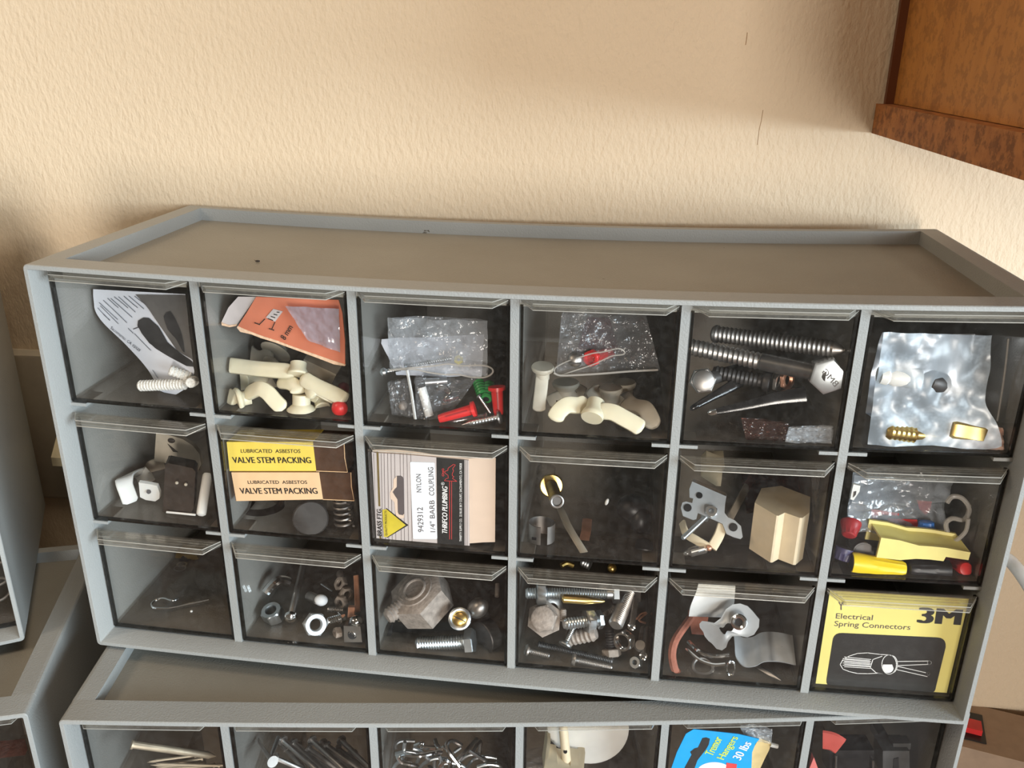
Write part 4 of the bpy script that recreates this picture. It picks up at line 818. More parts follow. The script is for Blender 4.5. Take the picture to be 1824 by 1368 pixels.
bk = MB().prism([pl.px(*q, 0) + tpv for q in fr], pl.n * .0018)
thing('yellow_clamp', 'pale yellow channel-shaped plastic connector lying on top of the wire connectors', 'connector', [('front_wall', sidep, m_yellowp), ('top_wall', top, m_yellowp), ('back_wall', bk, m_yellowp)])
thing('white_clip', 'small white holed clip leaning at the upper left of the right middle drawer', 'clip', [('body', MB().prism([P(*q, .026) for q in z26([(265, 330), (330, 345), (320, 400), (265, 480), (235, 470), (250, 390)])], (0, .002, 0)), m_white), ('hole', MB().prism([P(*q, .0257) for q in z26([(270, 400), (292, 395), (288, 425), (262, 455)])], (0, .0002, 0)), m_dark)])
# ------------------------------------------------------------------ bottom row, first drawer
A = P(330, 985, .085); B = P(330, 1008, .070)
thing('brass_connector', 'squarish brass fitting with a round hole at the back of the left bottom drawer', 'fitting', [('body', MB().prism([P(*q, .080) for q in ((308, 992), (313, 987), (350, 990), (354, 996), (350, 1008), (343, 1012), (316, 1010), (309, 1003))], (0, .010, .001)), m_brass), ('hole', MB().cyl(P(331, 999, .0797), P(331, 999, .0790), .0036, 16), m_black), ('ring', ringmb(P(325, 1014, .074), V((0, -.4, .9)), .0028, .0005), m_steel), ('ring', ringmb(P(322, 1022, .070), V((0, -.4, .9)), .0034, .0005), m_steel)])
fz = R1 and .0052
hp = bez([PZ(x, y, .0046 + q) for x, y, q in ((372, 1068, 0), (330, 1077, 0), (300, 1083, 0), (276, 1083, 0), (270, 1077, .0004), (278, 1069, .001), (292, 1066, .0016), (306, 1070, .002), (318, 1066, .002))], 36)
thing('cotter_hook', 'bright bent wire hook lying on the bottom of the left bottom drawer', 'hook', [(None, MB().tube(hp, .0007, 8), m_chrome)])
thing('crumb', 'tiny pale crumb in front of the wire hook', 'crumb', [(None, MB().ball(P(341, 1089, .030), .0008, None), m_white)])
# ------------------------------------------------------------------ bottom row, second drawer
nut('hex_nut', 'bright hex nut lying flat at the left of the second bottom drawer', P(486, 1094, .030), V((-.12, -.30, .95)), .0062, .0078, .0033, m_zinc, .4)
nut('hex_nut', 'tilted hex nut showing its hole, right of the ball-headed screw', P(561, 1112, .0215), V((.55, -.74, .42)), .0066, .0050, .0037, m_galv, .2)
bolt('machine_screw', 'long ball-headed screw rising toward the back of the second bottom drawer', P(545, 985, .085), P(517, 1104, .022), .0020, .0036, .0040, m_steel, 'screw', .0011, 'ball', hm=m_chrome)
thing('bent_tube', 'short bent chrome tube at the upper left of the second bottom drawer', 'tube', [(None, MB().tube(bez([P(474, 1055, .036), P(482, 1045, .038), P(494, 1035, .042), P(504, 1034, .045), P(514, 1037, .047)], 14), .0028, 10), m_chrome)])
thing('white_bumper', 'small white rounded bumper with a grey stem in the second bottom drawer', 'cap', [('cap', MB().ball(P(572, 1069, .034), .0042, V((1, 0, 0)), (.75, .8, .9)), m_label), ('stem', MB().cyl(P(566, 1068, .036), P(551, 1062, .042), .0028, 12), m_steel)])
bolt('short_bolt', 'short bright bolt just right of the tilted hex nut', P(583, 1107, .023), P(612, 1099, .030), .0022, .0034, .003, m_chrome, 'bolt', .0011, 'hex')
bolt('small_stud', 'small threaded stud above the short bright bolt', P(583, 1085, .034), P(613, 1088, .036), .0017, .002, .001, m_steel, 'stud', .0009, 'pan')
pl = Plane(P(628, 1130, .0172), V((.05, 1, -.12)))
sq = [pl.px(*q) for q in ((612, 1115), (642, 1116), (645, 1144), (613, 1144))]
thing('square_nut', 'square nut with a threaded hole in the second bottom drawer', 'nut', [('body', MB().prism(sq, pl.n * .005), m_steel), ('hole', MB().cyl(pl.px(628, 1130, -.0001), pl.px(628, 1130, .0), .0026, 18), m_black), ('thread', ringmb(pl.px(627, 1131, -.0002), pl.n, .0018, .0003).loft(ringmb(pl.px(627, 1131, -.0002), pl.n, .0024, .0003) and [[pl.px(627, 1131, -.0003) + V((math.cos(a) * r, 0, math.sin(a) * r)) for a in (0, 1.57, 3.14, 4.71)] for r in (.0007, .0009)], cap=False), m_chrome)])
thing('acorn_nut', 'shiny domed nut directly above the square nut', 'nut', [('dome', MB().ball(P(634, 1106, .021), .0034, None, (1.1, 1, .9)), m_chrome), ('collar', MB().lathe(P(634, 1112, .0205), P(634, 1104, .022), [(0, .0042), (.0016, .0042)], 6), m_dark)])
thing('copper_tab', 'small copper coloured tab behind the domed nut', 'tab', [(None, MB().prism([P(*q, .026) for q in ((620, 1082), (632, 1082), (631, 1098), (619, 1100))], (0, .002, 0)), m_copper)])
thing('copper_tab', 'narrow copper strip standing at the right wall above the domed nut', 'tab', [(None, MB().strip([P(637, 1090, .030), P(636, 1060, .042), P(634, 1025, .050)], V((1, 0, 0)), .003, .0008, None, 6), m_copper)])
for k, (q, axv, lb) in enumerate((((607, 1040, .050), V((-.5, -.6, .6)), 'dull brown nut, upper of three at the right of the second bottom drawer'), ((617, 1058, .045), V((.6, -.7, .2)), 'dull brown nut, middle of three at the right of the second bottom drawer'), ((608, 1073, .040), V((-.4, -.9, .2)), 'dull brown nut, lowest of three at the right of the second bottom drawer'))):
    nut('small_nut', lb, P(*q), axv, .0042, .0034, .0022, m_rust, .3 * k)
thing('thin_pin', 'thin wire pin slanting behind the white cap', 'pin', [(None, MB().cyl(P(572, 1040, .050), P(592, 1053, .046), .0005, 8), m_zinc)])
nut('small_nut', 'dim small nut left of the square nut on the drawer bottom', P(601, 1130, .024), V((-.8, -.5, .2)), .0042, .0034, .0024, m_rust, .2)
thing('brown_bead', 'small round brown knob high at the right back of the second bottom drawer', 'knob', [(None, MB().ball(P(606, 1023, .075), .0026, None), m_rust)])
# ------------------------------------------------------------------ bottom row, third drawer
c = P(752, 1066, .034); axv = (V((-.38, -.34, .86))).normalized()
A = c - axv * .0085; B = c + axv * .0085
hx = hexp(A, B, .0165, .62, .07)
wf = MB().lathe(B - axv * .0002, B + axv * .001, [(0, .0105), (.0008, .0100)], 32)
rg = ringmb(B + axv * .0006, axv, .0062, .0009)
thing('large_bolt', 'very large weathered hexagonal bolt head in the third bottom drawer', 'bolt', [('hex_head', hx, m_rust), ('washer_face', wf, m_rust), ('center_ring', rg, m_rust)])
bolt('threaded_stud', 'pale threaded stud poking out at the left of the very large bolt head', P(689, 1100, .0200), P(728, 1070, .030), .0046, .005, .001, m_rust, 'stud', .0018, 'pan')
thing('flat_pin', 'flat bright strip under the very large bolt head', 'strip', [(None, MB().strip([P(710, 1103, .026), P(735, 1105, .025), P(760, 1107, .024)], V((0, .8, .3)), .003, .0009, None, 6), m_chrome)])
bolt('zinc_bolt', 'zinc plated hex bolt lying at the front of the third bottom drawer', P(742, 1147, .0215), P(845, 1142, .0215), .0040, .0074, .0048, m_zinc, 'bolt', .0014, 'hex', ph=.26)
bolt('dark_bolt', 'dark grey bolt lying behind the zinc plated one, its head at the left', P(818, 1129, .040), P(683, 1134, .033), .0046, .0078, .0055, m_dark, 'bolt', .0014, 'hex', smooth=.010, ph=.3)
c = P(819, 1102, .0205); ax = (CAM - c).normalized()
thing('screw_cup', 'round cup washer holding a slotted brass screw in the third bottom drawer', 'screw', [('cup', ringmb(c, ax, .0050, .0011), m_zinc), ('cup_wall', MB().lathe(c - ax * .003, c, [(0, .003), (.003, .0052)], 24), m_steel), ('screw_head', MB().ball(c, .0042, ax, (1, 1, .35)), m_brass), ('slot', MB().strip([c + ax * .0016 + V((-.003, 0, .0012)), c + ax * .0016 + V((.003, 0, -.0018))], V((0, 0, 1)), .0007, .0003, None, 6), m_dark)])
thing('oval_cap', 'satin silver egg-shaped cap behind the cup washer', 'cap', [(None, MB().ball(P(851, 1083, .028), .0066, V((.6, -.3, .8)), (.8, .8, 1.05), 20, 12), m_steel)])
thing('dim_cup', 'dim metal cup lying on its side at the right of the third bottom drawer', 'cup', [(None, MB().lathe(P(858, 1136, .026), P(884, 1122, .034), [(0, .0088), (.0005, .0092), (.007, .0088), (.009, .006)], 28), m_dark)])
thing('grey_disc', 'dim grey disc behind the zinc plated bolt', 'disc', [(None, MB().lathe(P(790, 1098, .050), P(790, 1096, .052), [(0, .0075), (.002, .0075)], 26), m_dark)])
thing('brown_peg', 'small brown peg high at the right wall of the third bottom drawer', 'peg', [(None, MB().cyl(P(885, 1063, .050), P(886, 1040, .056), .0013, 10), m_rust)])
# ------------------------------------------------------------------ bottom row, fourth drawer
bolt('threaded_rod', 'long zinc bolt with a nut on it across the fourth bottom drawer', P(936, 1057, .026), P(1102, 1057, .034), .0030, .0052, .0034, m_zinc, 'bolt', .0013, 'hex', smooth=.003, extra=[('nut', nutmb(P(964, 1057, .0275), P(1102, 1057, .034) - P(936, 1057, .026), .0060, .0050, .003, .3), m_zinc)])
thing('gold_pin', 'gold coloured pointed pin under the long threaded bolt', 'pin', [(None, MB().lathe(P(1001, 1066, .024), P(1084, 1072, .027), [(0, .0012), (.0008, .0023), (.012, .0023), (.021, .0010), (.0225, .0003)], 14), m_gold)])
c = P(968, 1102, .0200); ax = (CAM - c + V((-.05, 0, 0))).normalized()
thing('rusty_bolt', 'rusty bolt seen head-on with a wide washer behind its head', 'bolt', [('round_head', hexp(c - ax * .004, c + ax * .0026, .0074, .3), m_rust), ('cap', MB().lathe(c + ax * .0024, c + ax * .0036, [(0, .0064), (.0008, .0062), (.0012, .0055)], 24), m_rust), ('washer', nutmb(c - ax * .0045, ax, .0096, .0014, .004), m_rust), ('threaded_shank', thread(c - ax * .03, c - ax * .004, .004, .0016), m_rust)])
bolt('small_stud', 'short upright screw end right of the rusty bolt head', P(1003, 1085, .026), P(1003, 1106, .024), .0019, .0022, .001, m_rust, 'stud', .0009, 'pan')
bolt('zinc_bolt', 'short fat zinc bolt with a nut in the middle of the fourth bottom drawer', P(1004, 1112, .0195), P(1072, 1103, .028), .0032, .0050, .0026, m_zinc, 'bolt', .0015, 'hex', extra=[('nut', nutmb(P(1051, 1104, .0255), P(1072, 1103, .028) - P(1004, 1112, .0195), .0056, .0046, .003), m_zinc), ('lock_washer', nutmb(P(1044, 1107, .0245), P(1072, 1103, .028) - P(1004, 1112, .0195), .0064, .0010, .003), m_steel)])
bolt('dull_stud', 'thick dull stud leaning at the right with its flat end toward the front', P(1096, 1114, .0200), P(1122, 1054, .044), .0040, .0044, .001, m_steel, 'stud', .0012, 'pan')
bolt('thin_screw', 'thin dull screw behind the thick leaning stud', P(1062, 1103, .042), P(1096, 1083, .050), .0015, .002, .001, m_rust, 'screw', .0011, 'pan')
bolt('machine_screw', 'zinc screw standing head down in front of the fat ridged bolt', P(1022, 1117, .026), P(1006, 1150, .0185), .0013, .0036, .0024, m_zinc, 'screw', .0009, 'flat')
bolt('ridged_bolt', 'fat pale ridged bolt end lying behind the head-down screw', P(1062, 1128, .024), P(1012, 1138, .026), .0040, .0042, .001, m_rust, 'bolt', .0022, 'pan')
bolt('dark_bolt', 'dark bolt standing on its head at the lower right of the fourth bottom drawer', P(1085, 1118, .034), P(1090, 1170, .026), .0026, .0052, .0042, m_dark, 'bolt', .0013, 'hex', hm=m_rust)
nut('open_nut', 'shiny open hex nut turned forward in the fourth bottom drawer', P(1112, 1141, .0205), V((-.45, -.85, .25)), .0056, .0055, .0038, m_chrome, .2)
for q, R, lb in (((1125, 1116, .022), .0020, 'small round bright screw end, upper right of the open hex nut'), ((1146, 1169, .0180), .0020, 'small round bright screw end at the far lower right of the fourth bottom drawer')):
    A = P(*q); thing('screw_end', lb, 'screw', [('ring', ringmb(A, CAM - A, R * .75, R * .35), m_chrome), ('shank', MB().cyl(A, A + V((.002, .016, .006)), R * .8, 12), m_steel)], 'small screw ends')
thing('slotted_screw', 'round slotted screw head at the right edge of the fourth bottom drawer', 'screw', [('head', MB().lathe(P(1141, 1152, .024), P(1140, 1146, .021), [(0, .0030), (.0015, .0034), (.003, .0026)], 16), m_steel), ('shank', MB().cyl(P(1141, 1150, .024), P(1146, 1120, .040), .0018, 12), m_rust)])
nut('small_nut', 'small bright square nut near the floor at the right of the fourth bottom drawer', P(1133, 1180, .0190), V((-.5, -.7, .5)), .0034, .0032, .0014, m_zinc, .4)
bolt('machine_screw', 'small screw in the lower left corner of the fourth bottom drawer', P(978, 1168, .0195), P(934, 1157, .0180), .0017, .0031, .0022, m_steel, 'screw', .0009, 'pan')
bolt('machine_screw', 'small screw lying nearest the front in the middle of the fourth bottom drawer', P(1090, 1189, .0170), P(1017, 1174, .0172), .0017, .0031, .0024, m_steel, 'screw', .0008, 'pan')
bolt('dark_rod', 'long dark threaded rod across the floor of the fourth bottom drawer', P(1092, 1178, .0215), P(958, 1148, .0300), .0019, .002, .001, m_dark, 'rod', .0009, 'pan')
thing('copper_wire', 'small twist of copper wire at the upper right of the fourth bottom drawer', 'wire', [(None, MB().tube(bez([P(1126, 1096, .036), P(1134, 1102, .034), P(1142, 1094, .036), P(1152, 1092, .036), P(1138, 1104, .033), P(1150, 1110, .034)], 20), .0006, 6), m_copper)])
thing('silver_dome', 'small silver dome beside the head of the long threaded bolt', 'cap', [(None, MB().ball(P(1077, 1052, .036), .0038, None, (1, .9, .9)), m_zinc)])
nut('flat_washer', 'thin flat washer edge behind the rusty bolt head', P(985, 1084, .034), V((.5, -.6, .6)), .0070, .0010, .0035, m_steel, cat='washer')
nut('flat_washer', 'large dull washer under the head of the thick leaning stud', P(1122, 1058, .042), P(1122, 1054, .044) - P(1096, 1114, .0200), .0070, .0010, .0036, m_steel, cat='washer')
thing('brass_pieces', 'small brass bits seen through the gap above the fourth bottom drawer', 'screw', [('piece', MB().tube(bez([P(1000, 1008, .050), P(1010, 1004, .052), P(1022, 1008, .052)], 8), .0014, 8), m_brass), ('piece', thread(P(1036, 1000, .050), P(1052, 1008, .048), .0026, .0012), m_steel), ('piece', MB().ball(P(1090, 1012, .050), .0026, None), m_brass)])
# ------------------------------------------------------------------ bottom row, fifth drawer
z35 = z(1170, 1010, 5.948)
thing('white_plate', 'bright reflective metal plate standing at the upper left of the fifth bottom drawer', 'plate', [(None, MB().sheet(rowsS([(1244, 1040, .033, 1310, 1044, .033), (1240, 1055, .032, 1309, 1058, .032), (1230, 1080, .030, 1306, 1080, .036), (1227, 1098, .030, 1290, 1100, .038)]), 8, 12, 1, V((0, .0008, 0))), M('pale_reflective_steel', (.70, .70, .68), .45, .3, .05))])
pl = Plane(P(1305, 1110, .024), V((.25, 1, -.42)))
ol = z35([(455, 640), (452, 600), (480, 570), (540, 575), (610, 590), (680, 540), (730, 450), (800, 400), (880, 390), (960, 420), (1010, 470), (1085, 560), (1080, 640), (1030, 715), (960, 742), (880, 725), (800, 730), (755, 790), (735, 850), (690, 885), (630, 870), (580, 815), (545, 790), (505, 740), (490, 690)])
cen = sum((pl.px(*q) for q in ol), V()) / len(ol)
mbw = MB(); n = len(ol); rings = []
for f in (1, .85, .6, .38, .24):
    rings.append([cen + (pl.px(*q) - cen) * f - pl.n * (.0036 * (1 - f) ** 2 + .0012 * math.sin(i / n * 12.6) * f) for i, q in enumerate(ol)])
mbw.loft(rings, cap=False); mbw.loft([[p + pl.n * .0009 for p in r] for r in rings], cap=False); mbw.loft([rings[0], [p + pl.n * .0009 for p in rings[0]]], cap=False)
thing('wing_clip', 'wavy metal clip with rounded lobes and a hole in the fifth bottom drawer', 'clip', [('plate', mbw, m_galv), ('eyelet', ringmb(pl.px(1316, 1108, -.0030), pl.n, .0030, .0012), m_chrome), ('hole', MB().cyl(pl.px(1316, 1108, -.0030), pl.px(1316, 1108, -.0024), .0024, 16), m_black)])
rp = bez([P(1236, 1092, .046), P(1222, 1112, .036), P(1203, 1140, .026), P(1197, 1165, .022), P(1201, 1190, .019), P(1206, 1201, .018)], 24)
thing('red_strap', 'curved brick red rubber strap at the left of the fifth bottom drawer', 'strap', [(None, MB().tube(rp, .0022, 8), m_redrub)])
thing('brown_pad', 'reddish brown rubber pad behind the wavy clip', 'pad', [(None, MB().prism([P(*q, .050) for q in ((1226, 1092), (1262, 1098), (1256, 1138), (1232, 1130))], (0, .003, 0)), m_redrub)])
st = bez([P(1309, 1152, .024), P(1311, 1170, .0235), P(1325, 1186, .0225), P(1345, 1186, .0215), P(1362, 1178, .0210), P(1390, 1178, .0200), P(1418, 1184, .0190)], 26)
thing('bent_strap', 'bent grey metal strap with a hole at the right of the fifth bottom drawer', 'strap', [('strap', MB().sheet(lambda u, v: st[min(len(st) - 1, int(u * (len(st) - 1) + .5))] + V((-.0003, .014, .0075)) * (v), 26, 4, 1, V((0, .0003, -.0008))), m_galv), ('hole', MB().cyl(P(1391, 1157, .0265), P(1391, 1157, .0262), .0017, 14), m_black)])
for pts, r, lb in (([(1226, 1143, .034), (1245, 1160, .028), (1272, 1169, .026), (1299, 1167, .026)], .0012, 'thick bright wire arc, upper of two under the wavy clip'), ([(1222, 1155, .030), (1245, 1175, .025), (1270, 1184, .023), (1292, 1183, .023)], .0010, 'thin bright wire arc, lower of two under the wavy clip')):
    thing('wire_arc', lb, 'wire', [(None, MB().tube(bez([P(*q) for q in pts], 16), r, 8), m_chrome)], 'curved bright wires')
thing('split_ring', 'dark round ring lying on the floor of the fifth bottom drawer', 'ring', [(None, ringmb(P(1252, 1190, .022), V((.1, -.5, .85)), .0052, .0009), m_steel)])
thing('chain_link', 'small oval chain link on the floor of the fifth bottom drawer', 'link', [(None, ringmb(P(1302, 1191, .019), V((.2, -1, .2)), .0026, .0006, sq=(.8, 1.5)), m_chrome)])
thing('metal_spike', 'thin dull spike pointing to the front right of the fifth bottom drawer', 'spike', [(None, MB().lathe(P(1391, 1212, .0168), P(1345, 1186, .028), [(0, .0003), (.006, .0016), (.016, .0018), (.018, .001)], 10), m_steel)])
# ------------------------------------------------------------------ bottom row, sixth drawer: connector card
z36 = z(1430, 1030, 5.527)
pl = Plane((0, .0166, .04), V((0, 1, 0)))
card = flat(pl, z36([(268, 120), (1648, 205), (1440, 1168), (1100, 1150), (115, 1102)]), 0, .0005)
def zq(x, y): return (1430 + x / 5.527, 1030 + y / 5.527)
rr = []
for (cx_, cy_), (ux, uy), (vx, vy) in (((300, 535), (1, .05), (-.09, 1)), ((1415, 588), (-.09, 1), (-1, -.05)), ((1305, 1150), (-1, -.05), (.09, -1)), ((225, 1088), (.09, -1), (1, .05))):
    r = 90
    P0 = (cx_ + vx * r, cy_ + vy * r); P2 = (cx_ + ux * r, cy_ + uy * r)
    for k in range(6):
        t = k / 5; rr.append(((1 - t) ** 2 * P0[0] + 2 * t * (1 - t) * cx_ + t * t * P2[0], (1 - t) ** 2 * P0[1] + 2 * t * (1 - t) * cy_ + t * t * P2[1]))
blk = flat(pl, z36(rr), -.00012, .0001)
def ell(cx_, cy_, a, b, n=24, t0=0, t1=360): return [(cx_ + a * math.cos(math.radians(t0 + (t1 - t0) * i / n)), cy_ + b * math.sin(math.radians(t0 + (t1 - t0) * i / n))) for i in range(n + 1)]
art = [ell(850, 850, 72, 95), ell(872, 848, 60, 88, 12, -100, 75), [(850, 755), (760, 750), (640, 735), (540, 740), (460, 765), (395, 800), (368, 850), (395, 895), (460, 920), (540, 938), (640, 940), (740, 935), (800, 945)], [(665, 880), (690, 800), (780, 768)], [(670, 885), (720, 930), (800, 945)]]
art += [[(410, 775 + i * 24), (670, 800 + i * 22)] for i in range(5)] + [[(395, 790 + i * 22), (660, 812 + i * 20)] for i in range(4)]
art += [[(930, 820), (1240, 815)], [(930, 860), (1240, 848)], [(935, 868), (1210, 930)], [(925, 900), (1225, 968)], ell(1247, 832, 18, 18), ell(1236, 943, 12, 14)]
la = linework(pl, [z36(q) for q in art], .00017, -.00026)
inn = flat(pl, z36(ell(838, 885, 55, 48, 14, 0, 180) + [(790, 850), (880, 850)]), -.00022, .0001)
t3 = letters(pl, [('Y', zq(352, 312), zq(404, 313), zq(350, 234), .03, 0), ('Electrical', zq(324, 396), zq(686, 414), zq(331, 344), .0, 0), ('Spring Connectors', zq(309, 470), zq(1056, 508), zq(317, 420), .0, 0)], -.00014)
t3m = letters(pl, [('3M', zq(1140, 438), zq(1535, 460), zq(1163, 285), .20, 0)], -.00014)
thing('connector_card', 'yellow card with a black picture panel in the right bottom drawer', 'card', [('card', card, m_3m), ('picture_panel', blk, m_ink, 'black rounded panel'), ('line_drawing', la, m_whiteink, 'white drawing of a wire connector'), ('line_drawing', inn, m_whiteink), ('lettering', t3, m_lineink), ('logo', t3m, m_ink, 'heavy black logo')])
CL = 'low'
# ------------------------------------------------------------------ lower cabinet, top row of drawers
def nail(label, a, b, r, R, mat, group, Pf=PL):
    A = Pf(*a); B = Pf(*b); L = (B - A).length
    parts = [('shank', MB().lathe(A, B, [(0, r * .1), (.004, r), (L - .0008, r)], 10), mat)]
    if R: parts.append(('nail_head', MB().cyl(along(A, B, L - .001), B, R, 16), mat))
    thing('nail', label, 'nail', parts, group)
m_tan = M('tan_coated_steel', (.45, .38, .28), .5, .5, .15)
nail('thick tan nail lying on top in the lower left drawer', (385, 1347, .034), (234, 1326, .022), .0019, .0024, m_tan, 'tan nails')
random.seed(4)
for k in range(11):
    y0 = 1352 + k * 2.2; x0 = 268 + random.uniform(-8, 14); dx = random.uniform(80, 125); s = random.choice((-1, 1, 1))
    nail('thin tan nail in the loose heap under the thick one', (x0, y0 + 4, .030 + .0012 * k), (x0 + dx, y0 - s * random.uniform(2, 12), .036 + .001 * k), .0008, .0013, m_tan, 'thin tan nails in the lower left drawer')
for (a, b, R, lb) in (((434, 1316, .050), (486, 1357, .022), .0031, 'grey nail with a round pale head facing out, in the second lower drawer'), ((560, 1380, .03), (489, 1350, .026), .0030, 'grey nail with a dark round head beside the pale head'), ((545, 1372, .034), (500, 1325, .060), 0, 'grey nail shank running down to the right, left of the bundle')):
    nail(lb, a, b, .0015, R, m_steel, 'grey nails in the second lower drawer')
for k in range(9):
    x = 505 + k * 13; nail('grey nail in the slanting bundle of the second lower drawer', (x + 66, 1376 + (k % 3) * 3, .030 + .003 * (k % 4)), (x - 2 + (k % 2) * 6, 1318 + (k % 4) * 5, .050 + .004 * (k % 3)), .0016, .0030, m_steel, 'grey nails in the slanting bundle')
nail('grey nail leaning the other way across the bundle', (482, 1350, .030), (496, 1312, .050), .0012, 0, m_zinc, 'grey nails in the second lower drawer'); nail('grey nail crossing behind the bundle to the upper right', (505, 1340, .044), (524, 1316, .056), .0012, 0, m_steel, 'grey nails in the second lower drawer')
nail('grey nail with its round head upper right in the second lower drawer', (590, 1350, .070), (626, 1323, .062), .0015, .0038, m_rust, 'grey nails in the second lower drawer')
def hook(label, pts, r, mat=None):
    thing('wire_hook', label, 'hook', [(None, MB().tube(bez([PL(*q) for q in pts], 20), r, 8), mat or m_zinc)], 'bright bent hooks in the third lower drawer')
z33 = lambda x, y, d: (640 + x / 5.7, 1270 + y / 5.7, d)
for lb, q in (('bright hook with a round bend at the center of the third lower drawer', [(1040, 330, .03), (960, 285, .03), (900, 300, .028), (890, 350, .026), (930, 420, .024), (1020, 540, .022)]),
              ('long bright nail slanting up to the right in the third lower drawer', [(985, 490, .022), (1100, 370, .028), (1190, 260, .036)]),
              ('bright hook lying level at the left of the third lower drawer', [(370, 440, .026), (450, 420, .026), (600, 435, .024), (720, 415, .026), (835, 390, .03)]),
              ('bright staple near the top of the third lower drawer', [(560, 335, .034), (640, 310, .034), (640, 345, .036), (770, 355, .036)]),
              ('bright hook with a dropped curl left of the round bend', [(770, 270, .034), (790, 330, .030), (830, 360, .028), (865, 345, .028)]),
              ('dull hook curled at the upper left of the third lower drawer', [(560, 285, .044), (420, 285, .042), (370, 320, .040), (370, 370, .038)]),
              ('dull hook running down to the right of the third lower drawer', [(1110, 380, .03), (1220, 450, .032), (1390, 555, .034)]),
              ('small bright loop at the bottom of the third lower drawer', [(820, 540, .022), (860, 495, .022), (915, 500, .023), (925, 560, .024)]),
              ('bright loop at the lower left of the third lower drawer', [(390, 440, .022), (430, 500, .022), (520, 520, .022), (590, 540, .024)]),
              ('dull wire behind the long bright nail', [(1150, 400, .04), (1190, 330, .044), (1230, 290, .048), (1215, 420, .044)]),
              ('dull wire at the bottom right of the long bright nail', [(960, 400, .03), (1030, 350, .032)])):
    hook(lb, [z33(*k) for k in q], .0010 if 'dull' in lb else .0012, m_steel if 'dull' in lb else m_chrome)
random.seed(11)
for k in range(14):
    x = random.uniform(690, 880); y = random.uniform(1335, 1372); a = random.uniform(0, 3.1); dd = random.uniform(.026, .05)
    hook('loose bright hook low in the tangle of the third lower drawer', [(x - 22 * math.cos(a), y - 14 * math.sin(a), dd), (x, y - 5, dd), (x + 20 * math.cos(a), y + 12 * math.sin(a), dd), (x + 24 * math.cos(a) - 8, y + 16, dd + .003)], .0010, m_zinc)
c = PL(1047, 1292, .050); axd = (CAM - c + V((0, -.0, -.28))).normalized()
thing('white_disc', 'white round plastic disc reaching down from the handle of the fourth lower drawer', 'lid', [(None, MB().lathe(c - axd * .003, c + axd * .002, [(0, .0225), (.001, .0232), (.004, .0232), (.005, .0215)], 48), m_white)])
z34 = z(900, 1270, 5.7)
pf = [(430, 260), (812, 400), (800, 559), (395, 559)]
bx = MB()
def pp(x, y, d): return PL(900 + x / 5.7, 1270 + y / 5.7, d)
bx.prism([pp(430, 265, .046), pp(462, 275, .045), pp(440, 470, .034), pp(530, 490, .033), pp(535, 520, .032), pp(660, 545, .032), pp(665, 520, .033), pp(755, 530, .033), pp(780, 400, .042), pp(812, 402, .042), pp(795, 600, .028), pp(388, 600, .028)], LPN * .012)
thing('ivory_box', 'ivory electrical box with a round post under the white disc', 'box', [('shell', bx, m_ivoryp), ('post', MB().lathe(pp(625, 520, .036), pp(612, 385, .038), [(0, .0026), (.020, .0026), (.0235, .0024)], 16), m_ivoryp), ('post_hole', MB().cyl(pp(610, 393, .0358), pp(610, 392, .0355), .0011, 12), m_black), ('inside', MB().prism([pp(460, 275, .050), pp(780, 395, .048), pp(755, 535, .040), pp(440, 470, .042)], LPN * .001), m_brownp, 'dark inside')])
bag('clear_bag', 'clear bag behind the ivory box in the fourth lower drawer', quadS([(930, 1325, .06), (1165, 1325, .055), (1160, 1400, .04), (925, 1400, .045)], PL), m_bag, .01, .004, 4, 71)
# blue hanger card
z3l = z(1160, 1270, 5.7)
pl = Plane(LX @ V((.0, .020, .19)), LPN + V((0, 0, -.10)))
def zb(x, y): return (1160 + x / 5.7, 1270 + y / 5.7)
cardp = flat(pl, z3l([(352, 212), (430, 165), (890, 215), (1100, 265), (1060, 310), (1025, 400), (1010, 700), (180, 700), (205, 559), (260, 400)]), 0, .0005)
hh = flat(pl, z3l([(520, 255), (560, 248), (596, 262), (585, 320), (560, 365), (470, 480), (430, 590), (360, 700), (300, 640), (345, 545), (410, 425), (395, 395), (440, 360), (475, 350)]), -.00012, .0001)
lm = letters(pl, [('Tremor', zb(622, 440), zb(724, 262), zb(540, 408), .05, 0), ('Hangers', zb(735, 476), zb(884, 252), zb(662, 452), .05, 0)], -.0002)
wt = letters(pl, [('30 lbs', zb(905, 482), zb(1020, 310), zb(822, 452), .05, 0)], -.0002)
em = flat(pl, z3l(ell(640, 600, 175, 100, 20, 180, 360) + [(815, 640), (465, 640)]), -.00014, .0001); rd = flat(pl, z3l([(765, 505), (870, 520), (860, 640), (750, 640)]), -.0002, .0001)
thing('hanger_card', 'bright blue hanging card with lime and white lettering in a lower drawer', 'card', [('card', cardp, m_azure), ('hang_hole', hh, m_ink), ('lettering', lm, m_lime, 'lime yellow lettering'), ('lettering', wt, m_whiteink, 'white lettering'), ('emblem', em, m_whiteink, 'white oval'), ('emblem', rd, m_redink, 'red block')])
sd = MB().prism([PL(*zb(x, y), .026) for x, y in ((1095, 255), (1215, 300), (1200, 370), (1150, 470), (1090, 600), (1000, 600), (1015, 400))], LPN * .003)
thing('sandy_strip', 'sandy yellow curved strip at the right edge of the blue card', 'strip', [(None, sd, m_sand)])
bag('clear_bag', 'clear bag corner above the sandy strip beside the blue card', quadS([(1318, 1296, .024), (1376, 1300, .024), (1374, 1325, .022), (1330, 1318, .022)], PL), m_bagm, .003, .0015, 4, 75)
thing('white_peg', 'small white peg right of the sandy strip', 'peg', [(None, MB().cyl(PL(1372, 1326, .026), PL(1385, 1329, .026), .0013, 8), m_white)])
